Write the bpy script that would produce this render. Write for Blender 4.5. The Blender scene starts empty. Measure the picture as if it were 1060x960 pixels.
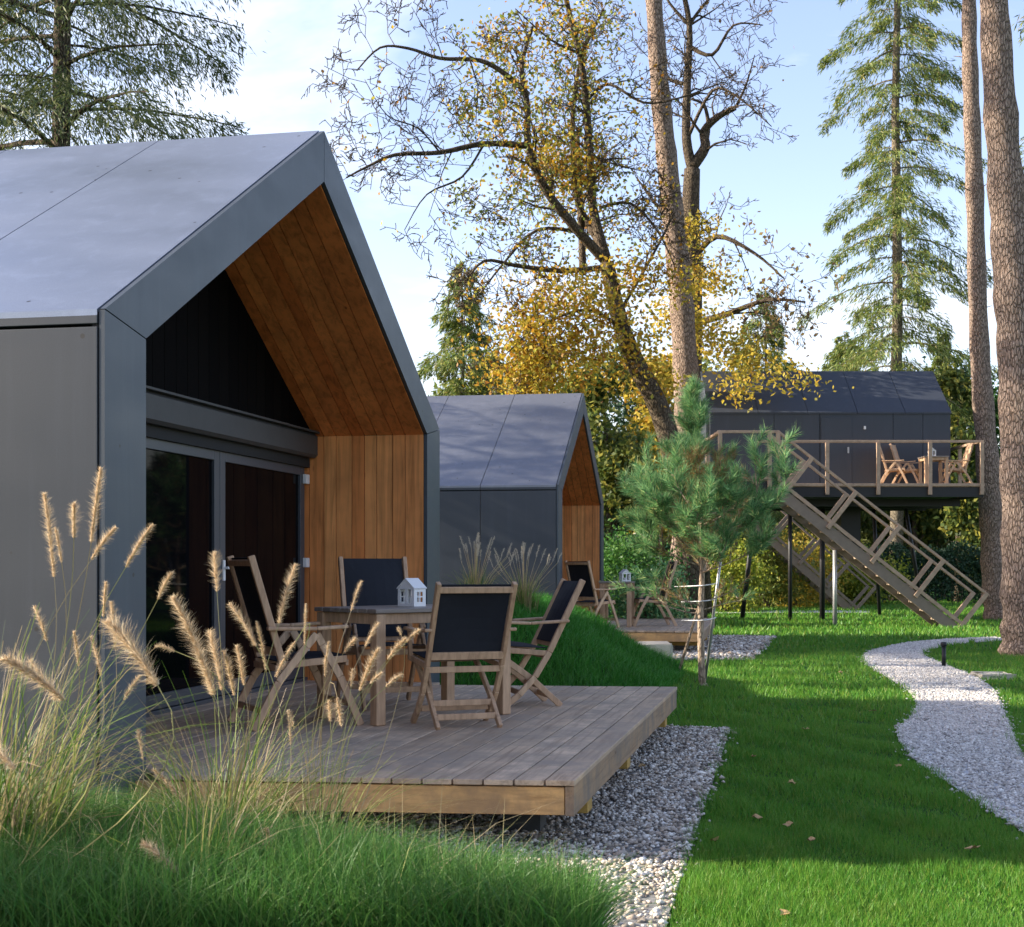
import bpy, bmesh, math, random
import numpy as np
from mathutils import Vector, Matrix
R = math.radians
rng = random.Random(7)
nr = np.random.default_rng(11)
scene = bpy.context.scene
col = scene.collection

# ------------------------------------------------------------------ helpers
F = 1500.0; HC = 1.43; HY = 584.0; CX = 530.0
def P(px, py, D):                      # a photo measurement at distance D as a world point
    return Vector(((px-CX)/F*D, D, HC+(HY-py)/F*D))
def G(px, py):                         # a photo measurement on the flat lawn
    D = F*HC/(py-HY)
    return ((px-CX)/F*D, D)

def link(o, parent=None):
    col.objects.link(o)
    if parent is not None: o.parent = parent
    return o
def tag(o, label=None, cat=None, group=None, kind=None):
    if label: o['label'] = label
    if cat: o['category'] = cat
    if group: o['group'] = group
    if kind: o['kind'] = kind
    return o
def empty(name, loc=(0,0,0), rz=0.0):
    o = bpy.data.objects.new(name, None); o.empty_display_size = .2
    o.location = loc; o.rotation_euler = (0,0,rz)
    return link(o)
def copy_tree(o, parent=None):
    c = o.copy(); col.objects.link(c)
    if parent is not None: c.parent = parent
    for ch in list(o.children): copy_tree(ch, c)
    return c

class MB:
    def __init__(s): s.v=[]; s.f=[]
    def add(s, vs, fs):
        b=len(s.v); s.v += [tuple(v) for v in vs]; s.f += [tuple(b+i for i in f) for f in fs]
    def box(s, x0,x1,y0,y1,z0,z1):
        s.add([(x0,y0,z0),(x1,y0,z0),(x1,y1,z0),(x0,y1,z0),(x0,y0,z1),(x1,y0,z1),(x1,y1,z1),(x0,y1,z1)],
              [(0,3,2,1),(4,5,6,7),(0,1,5,4),(1,2,6,5),(2,3,7,6),(3,0,4,7)])
    def bar(s, p, q, w, t, side=(1,0,0)):
        p=Vector(p); q=Vector(q); d=(q-p).normalized(); sd=Vector(side); sd=(sd-d*sd.dot(d)).normalized()
        n=d.cross(sd); a=sd*w/2; b=n*t/2
        s.add([p-a-b,p+a-b,p+a+b,p-a+b,q-a-b,q+a-b,q+a+b,q-a+b],
              [(0,3,2,1),(4,5,6,7),(0,1,5,4),(1,2,6,5),(2,3,7,6),(3,0,4,7)])
    def arc(s, pts, w, t, side=(1,0,0)):
        for a,b in zip(pts[:-1],pts[1:]): s.bar(a,b,w,t,side)
    def tube(s, pts, rs, n=6, cap=True):
        pts=[Vector(p) for p in pts]; b=len(s.v); m=len(pts)
        d0=(pts[1]-pts[0]).normalized()
        u=d0.orthogonal().normalized()
        for i,p in enumerate(pts):
            d=(pts[min(i+1,m-1)]-pts[max(i-1,0)]).normalized()
            u=(u-d*u.dot(d))
            if u.length<1e-4: u=d.orthogonal()
            u.normalize(); w=d.cross(u)
            for k in range(n):
                a=2*math.pi*k/n
                s.v.append(tuple(p+(u*math.cos(a)+w*math.sin(a))*rs[i]))
        for i in range(m-1):
            for k in range(n):
                k2=(k+1)%n
                s.f.append((b+i*n+k,b+i*n+k2,b+(i+1)*n+k2,b+(i+1)*n+k))
        if cap:
            s.f.append(tuple(b+k for k in reversed(range(n)))); s.f.append(tuple(b+(m-1)*n+k for k in range(n)))
    def prism(s, poly, axis, a, b):
        """poly of 2D points in the plane normal to axis ('x': (y,z), 'y': (x,z), 'z': (x,y)), extruded a..b"""
        def mk(p,t):
            return {'x':(t,p[0],p[1]),'y':(p[0],t,p[1]),'z':(p[0],p[1],t)}[axis]
        n=len(poly)
        s.add([mk(p,a) for p in poly]+[mk(p,b) for p in poly],
              [tuple(range(n))[::-1], tuple(range(n,2*n))]+[(i,(i+1)%n,n+(i+1)%n,n+i) for i in range(n)])
    def build(s, name, mat, parent=None, smooth=False, bevel=0):
        me=bpy.data.meshes.new(name); me.from_pydata(s.v,[],s.f)
        bm=bmesh.new(); bm.from_mesh(me); bmesh.ops.recalc_face_normals(bm,faces=bm.faces); bm.to_mesh(me); bm.free()
        me.materials.append(mat)
        if smooth:
            me.polygons.foreach_set('use_smooth',[True]*len(me.polygons))
        o=bpy.data.objects.new(name,me); link(o,parent)
        if bevel:
            b=o.modifiers.new('Bevel','BEVEL'); b.width=bevel; b.segments=2; b.limit_method='ANGLE'; b.angle_limit=R(50)
        return o

def np_mesh(name, V, k, mat, parent=None, smooth=False):
    """V: (N,k,3) array, each row one face of k corners"""
    N=V.shape[0]; me=bpy.data.meshes.new(name)
    me.vertices.add(N*k); me.vertices.foreach_set('co', V.astype(np.float32).ravel())
    me.loops.add(N*k); me.loops.foreach_set('vertex_index', np.arange(N*k,dtype=np.int32))
    me.polygons.add(N); me.polygons.foreach_set('loop_start', np.arange(0,N*k,k,dtype=np.int32))
    try: me.polygons.foreach_set('loop_total', np.full(N,k,dtype=np.int32))
    except Exception: pass
    me.update(calc_edges=True); me.validate()
    me.materials.append(mat)
    if smooth: me.polygons.foreach_set('use_smooth',[True]*N)
    o=bpy.data.objects.new(name,me); return link(o,parent)

def np_idx_mesh(name, V, Fc, mat, parent=None):
    me=bpy.data.meshes.new(name); k=Fc.shape[1]; N=Fc.shape[0]
    me.vertices.add(len(V)); me.vertices.foreach_set('co', V.astype(np.float32).ravel())
    me.loops.add(N*k); me.loops.foreach_set('vertex_index', Fc.astype(np.int32).ravel())
    me.polygons.add(N); me.polygons.foreach_set('loop_start', np.arange(0,N*k,k,dtype=np.int32))
    try: me.polygons.foreach_set('loop_total', np.full(N,k,dtype=np.int32))
    except Exception: pass
    me.update(calc_edges=True); me.validate(); me.materials.append(mat)
    o=bpy.data.objects.new(name,me); return link(o,parent)

def unit(a): return a/np.maximum(np.linalg.norm(a,axis=-1,keepdims=True),1e-9)
def leaf_quads(C, L, Wd, D=None, jit=1.0):
    """diamond leaves centred on C; L, Wd lengths; D preferred long direction"""
    N=len(C); d=nr.normal(size=(N,3))
    if D is not None: d=unit(D)+d*jit*.5
    d=unit(d); s=unit(np.cross(d, nr.normal(size=(N,3))))
    L=np.broadcast_to(L,(N,))[:,None]*nr.uniform(.7,1.3,(N,1)); Wd=np.broadcast_to(Wd,(N,))[:,None]*nr.uniform(.7,1.3,(N,1))
    return np.stack([C-d*L/2, C+s*Wd/2-d*L*.05, C+d*L/2, C-s*Wd/2-d*L*.05],axis=1)
def needles(C, D, L, w):
    """thin triangles from C along D"""
    N=len(C); D=unit(D); s=unit(np.cross(D, nr.normal(size=(N,3))))
    L=np.broadcast_to(L,(N,))[:,None]; w=np.broadcast_to(w,(N,))[:,None]
    return np.stack([C-s*w/2, C+s*w/2, C+D*L],axis=1)

# ------------------------------------------------------------------ materials
class NT:
    def __init__(s, name):
        s.m=bpy.data.materials.new(name); s.m.use_nodes=True; s.n=s.m.node_tree.nodes; s.l=s.m.node_tree.links
        s.b=s.n['Principled BSDF']; s.out=s.n['Material Output']
    def new(s,t,**kw):
        n=s.n.new(t)
        for k,v in kw.items():
            if hasattr(n,k): setattr(n,k,v)
        return n
    def noise(s, scale, detail=4, rough=.6, vec=None, dist=0):
        n=s.new('ShaderNodeTexNoise'); n.inputs['Scale'].default_value=scale; n.inputs['Detail'].default_value=detail
        n.inputs['Roughness'].default_value=rough; n.inputs['Distortion'].default_value=dist
        if vec is not None: s.l.new(vec,n.inputs['Vector'])
        return n.outputs['Fac']
    def coord(s, scale=(1,1,1), kind='Object', rand=None):
        t=s.new('ShaderNodeTexCoord'); m=s.new('ShaderNodeMapping'); m.inputs['Scale'].default_value=scale
        s.l.new(t.outputs[kind],m.inputs['Vector'])
        if rand is not None:
            v=s.new('ShaderNodeVectorMath',operation='SCALE'); v.inputs[0].default_value=(37,53,71); s.l.new(rand,v.inputs['Scale']); s.l.new(v.outputs[0],m.inputs['Location'])
        return m.outputs['Vector']
    def island(s): return s.new('ShaderNodeNewGeometry').outputs['Random Per Island']
    def ramp(s, fac, stops):
        r=s.new('ShaderNodeValToRGB'); cr=r.color_ramp
        while len(cr.elements)<len(stops): cr.elements.new(.5)
        for e,(p,c) in zip(cr.elements,stops): e.position=p; e.color=(*c,1) if len(c)==3 else c
        s.l.new(fac,r.inputs['Fac']); return r.outputs['Color']
    def mix(s, fac, a, b, mode='MIX'):
        m=s.new('ShaderNodeMix'); m.data_type='RGBA'; m.blend_type=mode
        for sock,v in ((m.inputs[0],fac),(m.inputs[6],a),(m.inputs[7],b)):
            if isinstance(v,(int,float)): sock.default_value=v
            elif isinstance(v,tuple): sock.default_value=(*v,1)
            else: s.l.new(v,sock)
        return m.outputs[2]
    def math(s, op, a, b=0.0):
        m=s.new('ShaderNodeMath',operation=op)
        for i,v in enumerate((a,b)):
            if isinstance(v,(int,float)): m.inputs[i].default_value=v
            else: s.l.new(v,m.inputs[i])
        return m.outputs[0]
    def bump(s, h, strength=.3, dist=.01):
        b=s.new('ShaderNodeBump'); b.inputs['Strength'].default_value=strength; b.inputs['Distance'].default_value=dist
        s.l.new(h,b.inputs['Height']); s.l.new(b.outputs['Normal'],s.b.inputs['Normal'])
    def set(s, color=None, rough=None, spec=None, metal=None, trans=None):
        for nm,v in (('Base Color',color),('Roughness',rough),('Specular IOR Level',spec),('Metallic',metal)):
            if v is None: continue
            sock=s.b.inputs[nm]
            if isinstance(v,(int,float)): sock.default_value=v
            elif isinstance(v,tuple): sock.default_value=(*v,1)
            else: s.l.new(v,sock)
    def translucent(s, color, fac=.4):
        t=s.new('ShaderNodeBsdfTranslucent'); mx=s.new('ShaderNodeMixShader'); mx.inputs[0].default_value=fac
        if isinstance(color,tuple): t.inputs['Color'].default_value=(*color,1)
        else: s.l.new(color,t.inputs['Color'])
        s.l.new(s.b.outputs[0],mx.inputs[1]); s.l.new(t.outputs[0],mx.inputs[2]); s.l.new(mx.outputs[0],s.out.inputs['Surface'])

def wood(name, c1, c2, axis, rough=.6, knots=True, grey=None, grain=1.0, bump=.25):
    """planked wood: tone per board, grain stretched along axis"""
    m=NT(name); isl=m.island()
    sc=[26*grain]*3; sc['xyz'.index(axis)]=1.3*grain
    v=m.coord(tuple(sc),rand=isl); g=m.noise(1.0,6,.65,v,.6)
    tone=m.mix(isl,c1,c2)
    gr=m.ramp(g,[(.32,(.62,.58,.55)),(.52,(1,1,1)),(.75,(1.12,1.1,1.05))])
    c=m.mix(1.0,tone,gr,'MULTIPLY')
    big=m.noise(2.2,3,.6,m.coord((1,1,1),rand=isl)); c=m.mix(1.0,c,m.ramp(big,[(.3,(.78,.78,.78)),(.7,(1.15,1.13,1.1))]),'MULTIPLY')
    if grey is not None:
        w=m.noise(3.5,5,.7,m.coord((1,1,1))); c=m.mix(m.ramp(w,[(.4,(0,0,0)),(.65,(1,1,1))]),c,grey)
    if knots:
        sc2=[5.5]*3; sc2['xyz'.index(axis)]=1.6
        vo=m.new('ShaderNodeTexVoronoi'); vo.inputs['Scale'].default_value=1.0; m.l.new(m.coord(tuple(sc2),rand=isl),vo.inputs['Vector'])
        k=m.ramp(vo.outputs['Distance'],[(.03,(.8,.8,.8)),(.07,(0,0,0))]); c=m.mix(k,c,(c1[0]*.3,c1[1]*.22,c1[2]*.2))
    m.set(color=c,rough=rough,spec=.3); m.bump(g,bump,.004); return m.m

M={}
def clad(name, base, rough, spec=.5, mott=.12, specks=True):
    m=NT(name); n=m.noise(1.1,6,.6,m.coord((.6,1,2.2)),.4); n2=m.noise(160,2,.5,m.coord())
    lo=tuple(x*(1-mott) for x in base); hi=tuple(x*(1+mott) for x in base)
    c=m.mix(n,lo,hi); c=m.mix(m.ramp(n2,[(.4,(0,0,0)),(.6,(.25,.25,.25))]),c,tuple(x*.6 for x in base))
    sn=m.noise(1.0,5,.7,m.coord((7,7,.6)),.3); c=m.mix(m.ramp(sn,[(.5,(0,0,0)),(.75,(.35,.35,.35))]),c,tuple(min(1,x*1.5) for x in base))
    if specks:
        vo=m.new('ShaderNodeTexVoronoi'); vo.inputs['Scale'].default_value=4.6; m.l.new(m.coord(),vo.inputs['Vector'])
        k=m.ramp(vo.outputs['Distance'],[(.05,(.9,.9,.9)),(.065,(0,0,0))]); c=m.mix(k,c,(.03,.025,.02))
    rr=m.ramp(n,[(.3,(rough-.06,)*3),(.7,(rough+.08,)*3)])
    m.set(color=c,rough=rr,spec=spec); m.bump(n2,.08,.002); return m.m
M['clad']=clad('grey_wall_panel',(.045,.051,.062),.5)
M['clad_roof']=clad('grey_roof_panel',(.26,.295,.37),.38,.75,.08)
M['clad_roof2']=clad('grey_roof_panel_aged',(.22,.23,.265),.42,.6,.15)
for k_ in ('clad_roof','clad_roof2'): M[k_].node_tree.nodes['Principled BSDF'].inputs['Metallic'].default_value=.6
M['clad_frame']=clad('blue_grey_frame_panel',(.055,.068,.085),.45)
M['clad_dark']=clad('charcoal_sheet',(.040,.047,.062),.5,.4,.2,False)
m=NT('dark_core'); m.set(color=(.008,.008,.009),rough=.8); M['core']=m.m
m=NT('black_steel'); m.set(color=(.012,.012,.014),rough=.5,spec=.4); M['steel']=m.m
m=NT('door_frame_metal'); m.set(color=(.05,.06,.075),rough=.4); M['dframe']=m.m
m=NT('galvanised'); n=m.noise(20,3,.5,m.coord()); m.set(color=m.mix(n,(.35,.36,.37),(.5,.5,.5)),rough=.45,metal=.6); M['galv']=m.m
m=NT('white_plastic'); m.set(color=(.72,.72,.72),rough=.4); M['white']=m.m
m=NT('dark_glass'); m.set(color=(.003,.003,.004),rough=.03,spec=.03); M['glass']=m.m
m=NT('black_board'); isl=m.island(); m.set(color=m.mix(isl,(.010,.008,.008),(.022,.016,.013)),rough=.55); M['blackboard']=m.m
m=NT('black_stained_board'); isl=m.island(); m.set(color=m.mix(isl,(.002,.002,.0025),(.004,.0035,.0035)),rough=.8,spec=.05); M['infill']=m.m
m=NT('lintel_sheet'); n=m.noise(5,6,.7,m.coord((1,1,1))); m.set(color=m.mix(n,(.028,.028,.03),(.06,.06,.062)),rough=.6); m.bump(n,.2,.01); M['lintel']=m.m
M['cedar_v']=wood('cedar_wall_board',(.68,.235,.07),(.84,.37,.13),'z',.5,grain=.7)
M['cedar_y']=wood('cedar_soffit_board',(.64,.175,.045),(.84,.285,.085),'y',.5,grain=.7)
M['deck']=wood('weathered_deck_board',(.44,.31,.205),(.66,.50,.355),'y',.7,knots=False,grey=(.34,.265,.20),bump=.6)
M['deckside']=wood('weathered_rim_board',(.32,.21,.125),(.42,.29,.18),'y',.7,grey=(.17,.14,.115),bump=.5)
M['pine_x']=wood('pine_fascia_board',(.60,.34,.13),(.70,.43,.19),'x',.6,grey=(.33,.20,.10))
M['sleeper']=wood('yellow_bearer',(.42,.27,.07),(.48,.31,.1),'x',.7)
m=NT('teak'); isl=m.island(); g=m.noise(1,5,.6,m.coord((30,30,5),rand=isl),.5); t=m.mix(isl,(.42,.26,.155),(.60,.42,.27))
m.set(color=m.mix(1.0,t,m.ramp(g,[(.3,(.7,.66,.62)),(.6,(1.08,1.06,1.04))]),'MULTIPLY'),rough=.55); M['teak']=m.m
m=NT('grey_teak_top'); isl=m.island(); g=m.noise(1,5,.6,m.coord((6,40,40),rand=isl),.5); t=m.mix(isl,(.20,.165,.14),(.30,.255,.215))
m.set(color=m.mix(1.0,t,m.ramp(g,[(.3,(.75,.72,.7)),(.6,(1.1,1.1,1.1))]),'MULTIPLY'),rough=.5); M['tabletop']=m.m
m=NT('textile'); w=m.new('ShaderNodeTexChecker'); w.inputs['Scale'].default_value=420; m.l.new(m.coord(),w.inputs['Vector'])
m.set(color=m.mix(w.outputs['Fac'],(.010,.012,.018),(.022,.025,.034)),rough=.75,spec=.25); M['textile']=m.m
m=NT('rail_wood'); isl=m.island(); g=m.noise(9,4,.6,m.coord(rand=isl)); t=m.mix(isl,(.36,.25,.17),(.54,.40,.28))
m.set(color=m.mix(1.0,t,m.ramp(g,[(.3,(.75,.72,.7)),(.7,(1.12,1.1,1.08))]),'MULTIPLY'),rough=.7); M['rail']=m.m
m=NT('tread_wood'); isl=m.island(); m.set(color=m.mix(isl,(.34,.25,.18),(.5,.4,.3)),rough=.7); M['tread']=m.m
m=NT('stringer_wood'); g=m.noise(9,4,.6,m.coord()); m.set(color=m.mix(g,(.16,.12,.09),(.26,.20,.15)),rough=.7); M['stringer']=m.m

def leafmat(name, stops, trans=.35, rough=.5, patch=None):
    m=NT(name); isl=m.island(); c=m.ramp(isl,stops)
    if patch:
        n=m.noise(patch[0],3,.6,m.coord(kind='Object')); c=m.mix(m.ramp(n,[(.42,(0,0,0)),(.58,(1,1,1))]),c,patch[1])
    m.set(color=c,rough=rough,spec=.3); m.translucent(c,trans); return m.m
M['lawn_ground']=None
m=NT('lawn_soil'); n=m.noise(.55,4,.6,m.coord()); n2=m.noise(60,4,.7,m.coord())
c=m.mix(n,(.022,.09,.012),(.04,.13,.017)); c=m.mix(n2,c,(.02,.045,.012)); m.set(color=c,rough=.9,spec=.1); m.bump(n2,.6,.03); M['lawn_ground']=m.m
def grassmat(name, a, b, dry, trans):
    m=NT(name); isl=m.island(); n=m.ramp(m.noise(.9,6,.75,m.coord()),[(.35,(0,0,0)),(.65,(1,1,1))]); base=m.mix(n,a,b)
    n3=m.ramp(m.noise(2.6,5,.7,m.coord((1,.7,1))),[(.56,(0,0,0)),(.74,(.55,.55,.55))]); base=m.mix(n3,base,(dry[0]*.75,dry[1]*.75,dry[2]*.8))
    c=m.mix(m.ramp(isl,[(.0,(0,0,0)),(.6,(.3,.3,.3)),(.93,(.45,.45,.45)),(.96,(1,1,1))]),base,dry)
    m.set(color=c,rough=.45,spec=.25); m.translucent(c,trans); return m.m
M['lawn']=grassmat('lawn_blade',(.030,.185,.016),(.095,.29,.026),(.24,.30,.05),.35)
M['longgrass']=grassmat('long_grass_blade',(.026,.125,.018),(.065,.21,.030),(.18,.26,.07),.3)
M['berm']=grassmat('berm_blade',(.022,.15,.016),(.045,.22,.024),(.08,.22,.03),.3)
M['reed']=leafmat('fountain_grass_leaf',[(0,(.05,.12,.02)),(.3,(.10,.19,.03)),(.5,(.20,.26,.05)),(.68,(.36,.31,.13)),(.85,(.40,.31,.18)),(1,(.24,.17,.10))],.4)
M['stalk']=leafmat('dry_stalk',[(0,(.42,.34,.18)),(.6,(.5,.42,.26)),(1,(.35,.38,.12))],.3)
M['plume']=leafmat('seed_plume',[(0,(.42,.30,.17)),(.5,(.66,.50,.32)),(1,(.82,.70,.50))],.5,.6)
M['plume2']=leafmat('pale_seed_head',[(0,(.42,.38,.30)),(1,(.66,.60,.48))],.5,.6)
def stonemat(name, stops):
    m=NT(name); isl=m.island(); c=m.ramp(isl,stops); n=m.noise(60,3,.6,m.coord()); c=m.mix(1.0,c,m.ramp(n,[(.3,(.75,.75,.75)),(.7,(1.1,1.1,1.1))]),'MULTIPLY')
    m.set(color=c,rough=.8,spec=.3); return m.m
M['stone']=stonemat('pale_gravel_stone',[(0,(.12,.10,.085)),(.25,(.36,.315,.265)),(.5,(.50,.40,.31)),(.7,(.62,.57,.50)),(1,(.84,.79,.71))])
M['pathstone']=stonemat('white_gravel_stone',[(0,(.28,.26,.24)),(.2,(.50,.46,.42)),(.7,(.64,.60,.56)),(1,(.80,.77,.72))])
m=NT('gravel_bed'); vo=m.new('ShaderNodeTexVoronoi'); vo.inputs['Scale'].default_value=38; m.l.new(m.coord(),vo.inputs['Vector'])
m.set(color=m.mix(vo.outputs['Distance'],(.30,.29,.27),(.12,.115,.11)),rough=.9); M['gbed']=m.m
m=NT('path_bed'); vo=m.new('ShaderNodeTexVoronoi'); vo.inputs['Scale'].default_value=40; m.l.new(m.coord(),vo.inputs['Vector'])
m.set(color=m.mix(vo.outputs['Distance'],(.62,.62,.64),(.40,.40,.41)),rough=.9); M['pbed']=m.m
m=NT('rock'); n=m.noise(5,6,.7,m.coord()); m.set(color=m.mix(n,(.3,.27,.22),(.55,.5,.42)),rough=.9); m.bump(n,.5,.05); M['rock']=m.m

def bark(name, c1, c2, c3, sc=(17,17,5), strength=.9):
    m=NT(name); v=m.coord(sc); n=m.noise(1.6,7,.7,v,1.2)
    vo=m.new('ShaderNodeTexVoronoi'); vo.feature='DISTANCE_TO_EDGE'; vo.inputs['Scale'].default_value=1.5; m.l.new(v,vo.inputs['Vector'])
    cr=m.ramp(vo.outputs['Distance'],[(.0,(0,0,0)),(.16,(1,1,1))])
    c=m.ramp(n,[(.3,c1),(.5,c2),(.72,c3)]); c=m.mix(m.math('MULTIPLY',m.math('SUBTRACT',1.0,cr),.7),c,tuple(x*.35 for x in c1))
    m.set(color=c,rough=.9,spec=.15); h=m.math('ADD',n,cr); m.bump(h,strength,.04); return m.m
M['bark_pine']=bark('pine_bark',(.20,.135,.10),(.37,.275,.215),(.52,.41,.33))
M['bark_dark']=bark('dark_bark',(.07,.052,.04),(.15,.115,.08),(.25,.20,.13))
M['bark_spruce']=bark('spruce_bark',(.16,.13,.09),(.30,.25,.18),(.42,.36,.26))
M['bark_young']=bark('young_pine_bark',(.26,.19,.13),(.42,.32,.23),(.52,.42,.31),(20,20,6),.4)
M['leaf_autumn']=leafmat('autumn_leaf',[(0,(.22,.10,.02)),(.25,(.42,.20,.02)),(.55,(.55,.34,.03)),(.8,(.60,.46,.06)),(1,(.30,.34,.06))],.5)
M['leaf_yellow']=leafmat('yellow_leaf',[(0,(.20,.20,.03)),(.3,(.42,.33,.04)),(.7,(.56,.43,.06)),(.9,(.50,.28,.04)),(1,(.22,.28,.05))],.5)
M['leaf_olive']=leafmat('olive_leaf',[(0,(.10,.14,.03)),(.5,(.20,.24,.05)),(1,(.34,.33,.07))],.45)
M['leaf_brown']=leafmat('brown_leaf',[(0,(.13,.08,.04)),(.5,(.27,.17,.07)),(1,(.40,.28,.08))],.4)
M['leaf_green']=leafmat('green_leaf',[(0,(.03,.10,.02)),(.5,(.06,.17,.03)),(1,(.13,.26,.05))],.4)
M['leaf_lime']=leafmat('yellow_green_leaf',[(0,(.10,.16,.02)),(.5,(.22,.28,.03)),(1,(.42,.40,.05))],.45)
M['leaf_wood']=leafmat('woodland_leaf',[(0,(.04,.07,.02)),(.4,(.09,.13,.03)),(.8,(.20,.22,.04)),(1,(.32,.28,.05))],.4)
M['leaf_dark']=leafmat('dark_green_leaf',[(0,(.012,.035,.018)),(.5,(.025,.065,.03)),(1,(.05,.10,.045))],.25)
M['needle_spruce']=leafmat('spruce_needle',[(0,(.05,.09,.02)),(.5,(.14,.20,.045)),(.85,(.28,.31,.07)),(1,(.28,.21,.08))],.35)
M['needle_dark']=leafmat('dark_spruce_needle',[(0,(.03,.05,.02)),(.5,(.075,.105,.035)),(1,(.17,.19,.05))],.3)
M['needle_young']=leafmat('young_pine_needle',[(0,(.06,.17,.06)),(.5,(.15,.33,.13)),(.85,(.28,.46,.18)),(1,(.48,.46,.18))],.35)
M['needle_dry']=leafmat('dry_pine_needle',[(0,(.26,.13,.05)),(.5,(.40,.24,.10)),(1,(.42,.36,.14))],.4)

# ------------------------------------------------------------------ frames
AL=math.atan(310/1500.0)                       # near cabin's turn
CAB1=(-1.969,7.0); 
def L2W(u,v,c=CAB1,a=AL):
    return (c[0]+u*math.cos(a)+v*math.sin(a), c[1]-u*math.sin(a)+v*math.cos(a))
AL2=math.atan(262/1500.0); D2=22.6; CAB2=((578-530)/1500*D2, D2)
AL3=math.atan(262/1500.0)

def smooth(t): t=np.clip(t,0,1); return t*t*(3-2*t)
def to_local(x,y,c,a):
    dx=x-c[0]; dy=y-c[1]; return dx*math.cos(a)-dy*math.sin(a), dx*math.sin(a)+dy*math.cos(a)
BL0=np.array([.45,5.25]); BL1=np.array([-.9,6.25])
def height(x,y):
    x=np.asarray(x,float); y=np.asarray(y,float)
    u,v=to_local(x,y,CAB1,AL)
    b=.98*(1-smooth((u-.1)/2.2))*smooth((v-6.0)/2.1)*(1-smooth((v-10.2)/3.2))*smooth((u+6)/2.0)
    d=BL1-BL0; n=np.array([-d[1],d[0]]); n=n/np.linalg.norm(n)
    s=(x-BL0[0])*n[0]+(y-BL0[1])*n[1]
    if n[1]>0: s=-s
    bank=.42*smooth((s)/1.5)*(1-smooth((y-6.3)/.6))
    wob=.02*np.sin(x*.7+1.3)*np.cos(y*.43)
    return np.maximum(b,bank)+wob*np.clip((y-8)/6,0,1)
def hz(x,y): return float(height(x,y))
def bank_s(x,y):
    d=BL1-BL0; n=np.array([-d[1],d[0]]); n=n/np.linalg.norm(n)
    s=(x-BL0[0])*n[0]+(y-BL0[1])*n[1]
    return -s if n[1]>0 else s
def in_poly(x,y,poly):
    x=np.asarray(x); ins=np.zeros(x.shape,bool); n=len(poly)
    for i in range(n):
        x1,y1=poly[i]; x2,y2=poly[(i+1)%n]
        c=((y1>y)!=(y2>y))&(x<(x2-x1)*(y-y1)/((y2-y1)+1e-12)+x1); ins^=c
    return ins

# ground sheet
def axis_lines(fine0,fine1,step,far):
    a=list(np.arange(fine0,fine1+1e-6,step)); s=step; x=fine1
    while x<far: s*=1.35; x+=s; a.append(x)
    s=step; x=fine0
    while x>-far: s*=1.35; x-=s; a.insert(0,x)
    return np.array(a)
gx=axis_lines(-8,14,.25,500); gy=axis_lines(0,32,.25,500)
GX,GY=np.meshgrid(gx,gy); GZ=height(GX,GY)
V=np.stack([GX.ravel(),GY.ravel(),GZ.ravel()],1); nx,ny=len(gx),len(gy)
ii=np.arange(nx*ny).reshape(ny,nx); Fq=np.stack([ii[:-1,:-1].ravel(),ii[:-1,1:].ravel(),ii[1:,1:].ravel(),ii[1:,:-1].ravel()],1)
g=np_idx_mesh('ground',V,Fq,M['lawn_ground']); g.data.polygons.foreach_set('use_smooth',[True]*len(Fq)); tag(g,kind='structure')

# gravel beds and the path
GRV1=[L2W(-1.6,-1.5),L2W(2.80,-1.5),L2W(2.66,6.06),L2W(-.6,6.06)]
GRV2=[L2W(-.5,.1,CAB2,AL2),L2W(.9,-1.0,CAB2,AL2),L2W(3.0,-.9,CAB2,AL2),L2W(3.4,6.6,CAB2,AL2),L2W(-.5,6.6,CAB2,AL2)]
left=[(1100,900),(1060,865),(1022,840),(985,815),(955,795),(935,775),(929,757),(945,740),(946,722),(925,706),(897,690),(896,679),(925,669),(965,664),(1030,661.5)]
right=[(1045,664),(1000,667),(975,670),(958,676),(957,681),(985,693),(1012,703),(1030,716),(1037,730),(1043,745),(1060,785),(1100,820)]
def dense(pts,k=4):
    q=[G(*p) for p in pts]; out=[]
    for i in range(len(q)-1):
        p0=np.array(q[max(i-1,0)]);p1=np.array(q[i]);p2=np.array(q[i+1]);p3=np.array(q[min(i+2,len(q)-1)])
        for t in np.arange(0,1,1/k):
            out.append(tuple(.5*((2*p1)+(-p0+p2)*t+(2*p0-5*p1+4*p2-p3)*t*t+(-p0+3*p1-3*p2+p3)*t**3)))
    out.append(tuple(q[-1])); return out
PATH=dense(left)+dense(right)
def sheet(name,poly,z,mat):
    me=bpy.data.meshes.new(name); bm=bmesh.new()
    f=bm.faces.new([bm.verts.new((x,y,0)) for x,y in poly]); bmesh.ops.triangulate(bm,faces=[f])
    bmesh.ops.subdivide_edges(bm,edges=bm.edges,cuts=3,use_grid_fill=True)
    for v in bm.verts: v.co.z=hz(v.co.x,v.co.y)+z
    bm.normal_update()
    for f in bm.faces:
        if f.normal.z<0: f.normal_flip()
    bm.to_mesh(me); bm.free(); me.materials.append(mat); return tag(link(bpy.data.objects.new(name,me)),kind='structure')
sheet('gravel_bed',GRV1,.012,M['gbed']); sheet('gravel_bed',GRV2,.014,M['gbed']); sheet('path',PATH,.014,M['pbed'])
FARPATH=[G(560,633.6),G(900,633.6),G(900,635.6),G(560,635.6)]
sheet('path',FARPATH,.03,M['pbed'])

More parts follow.
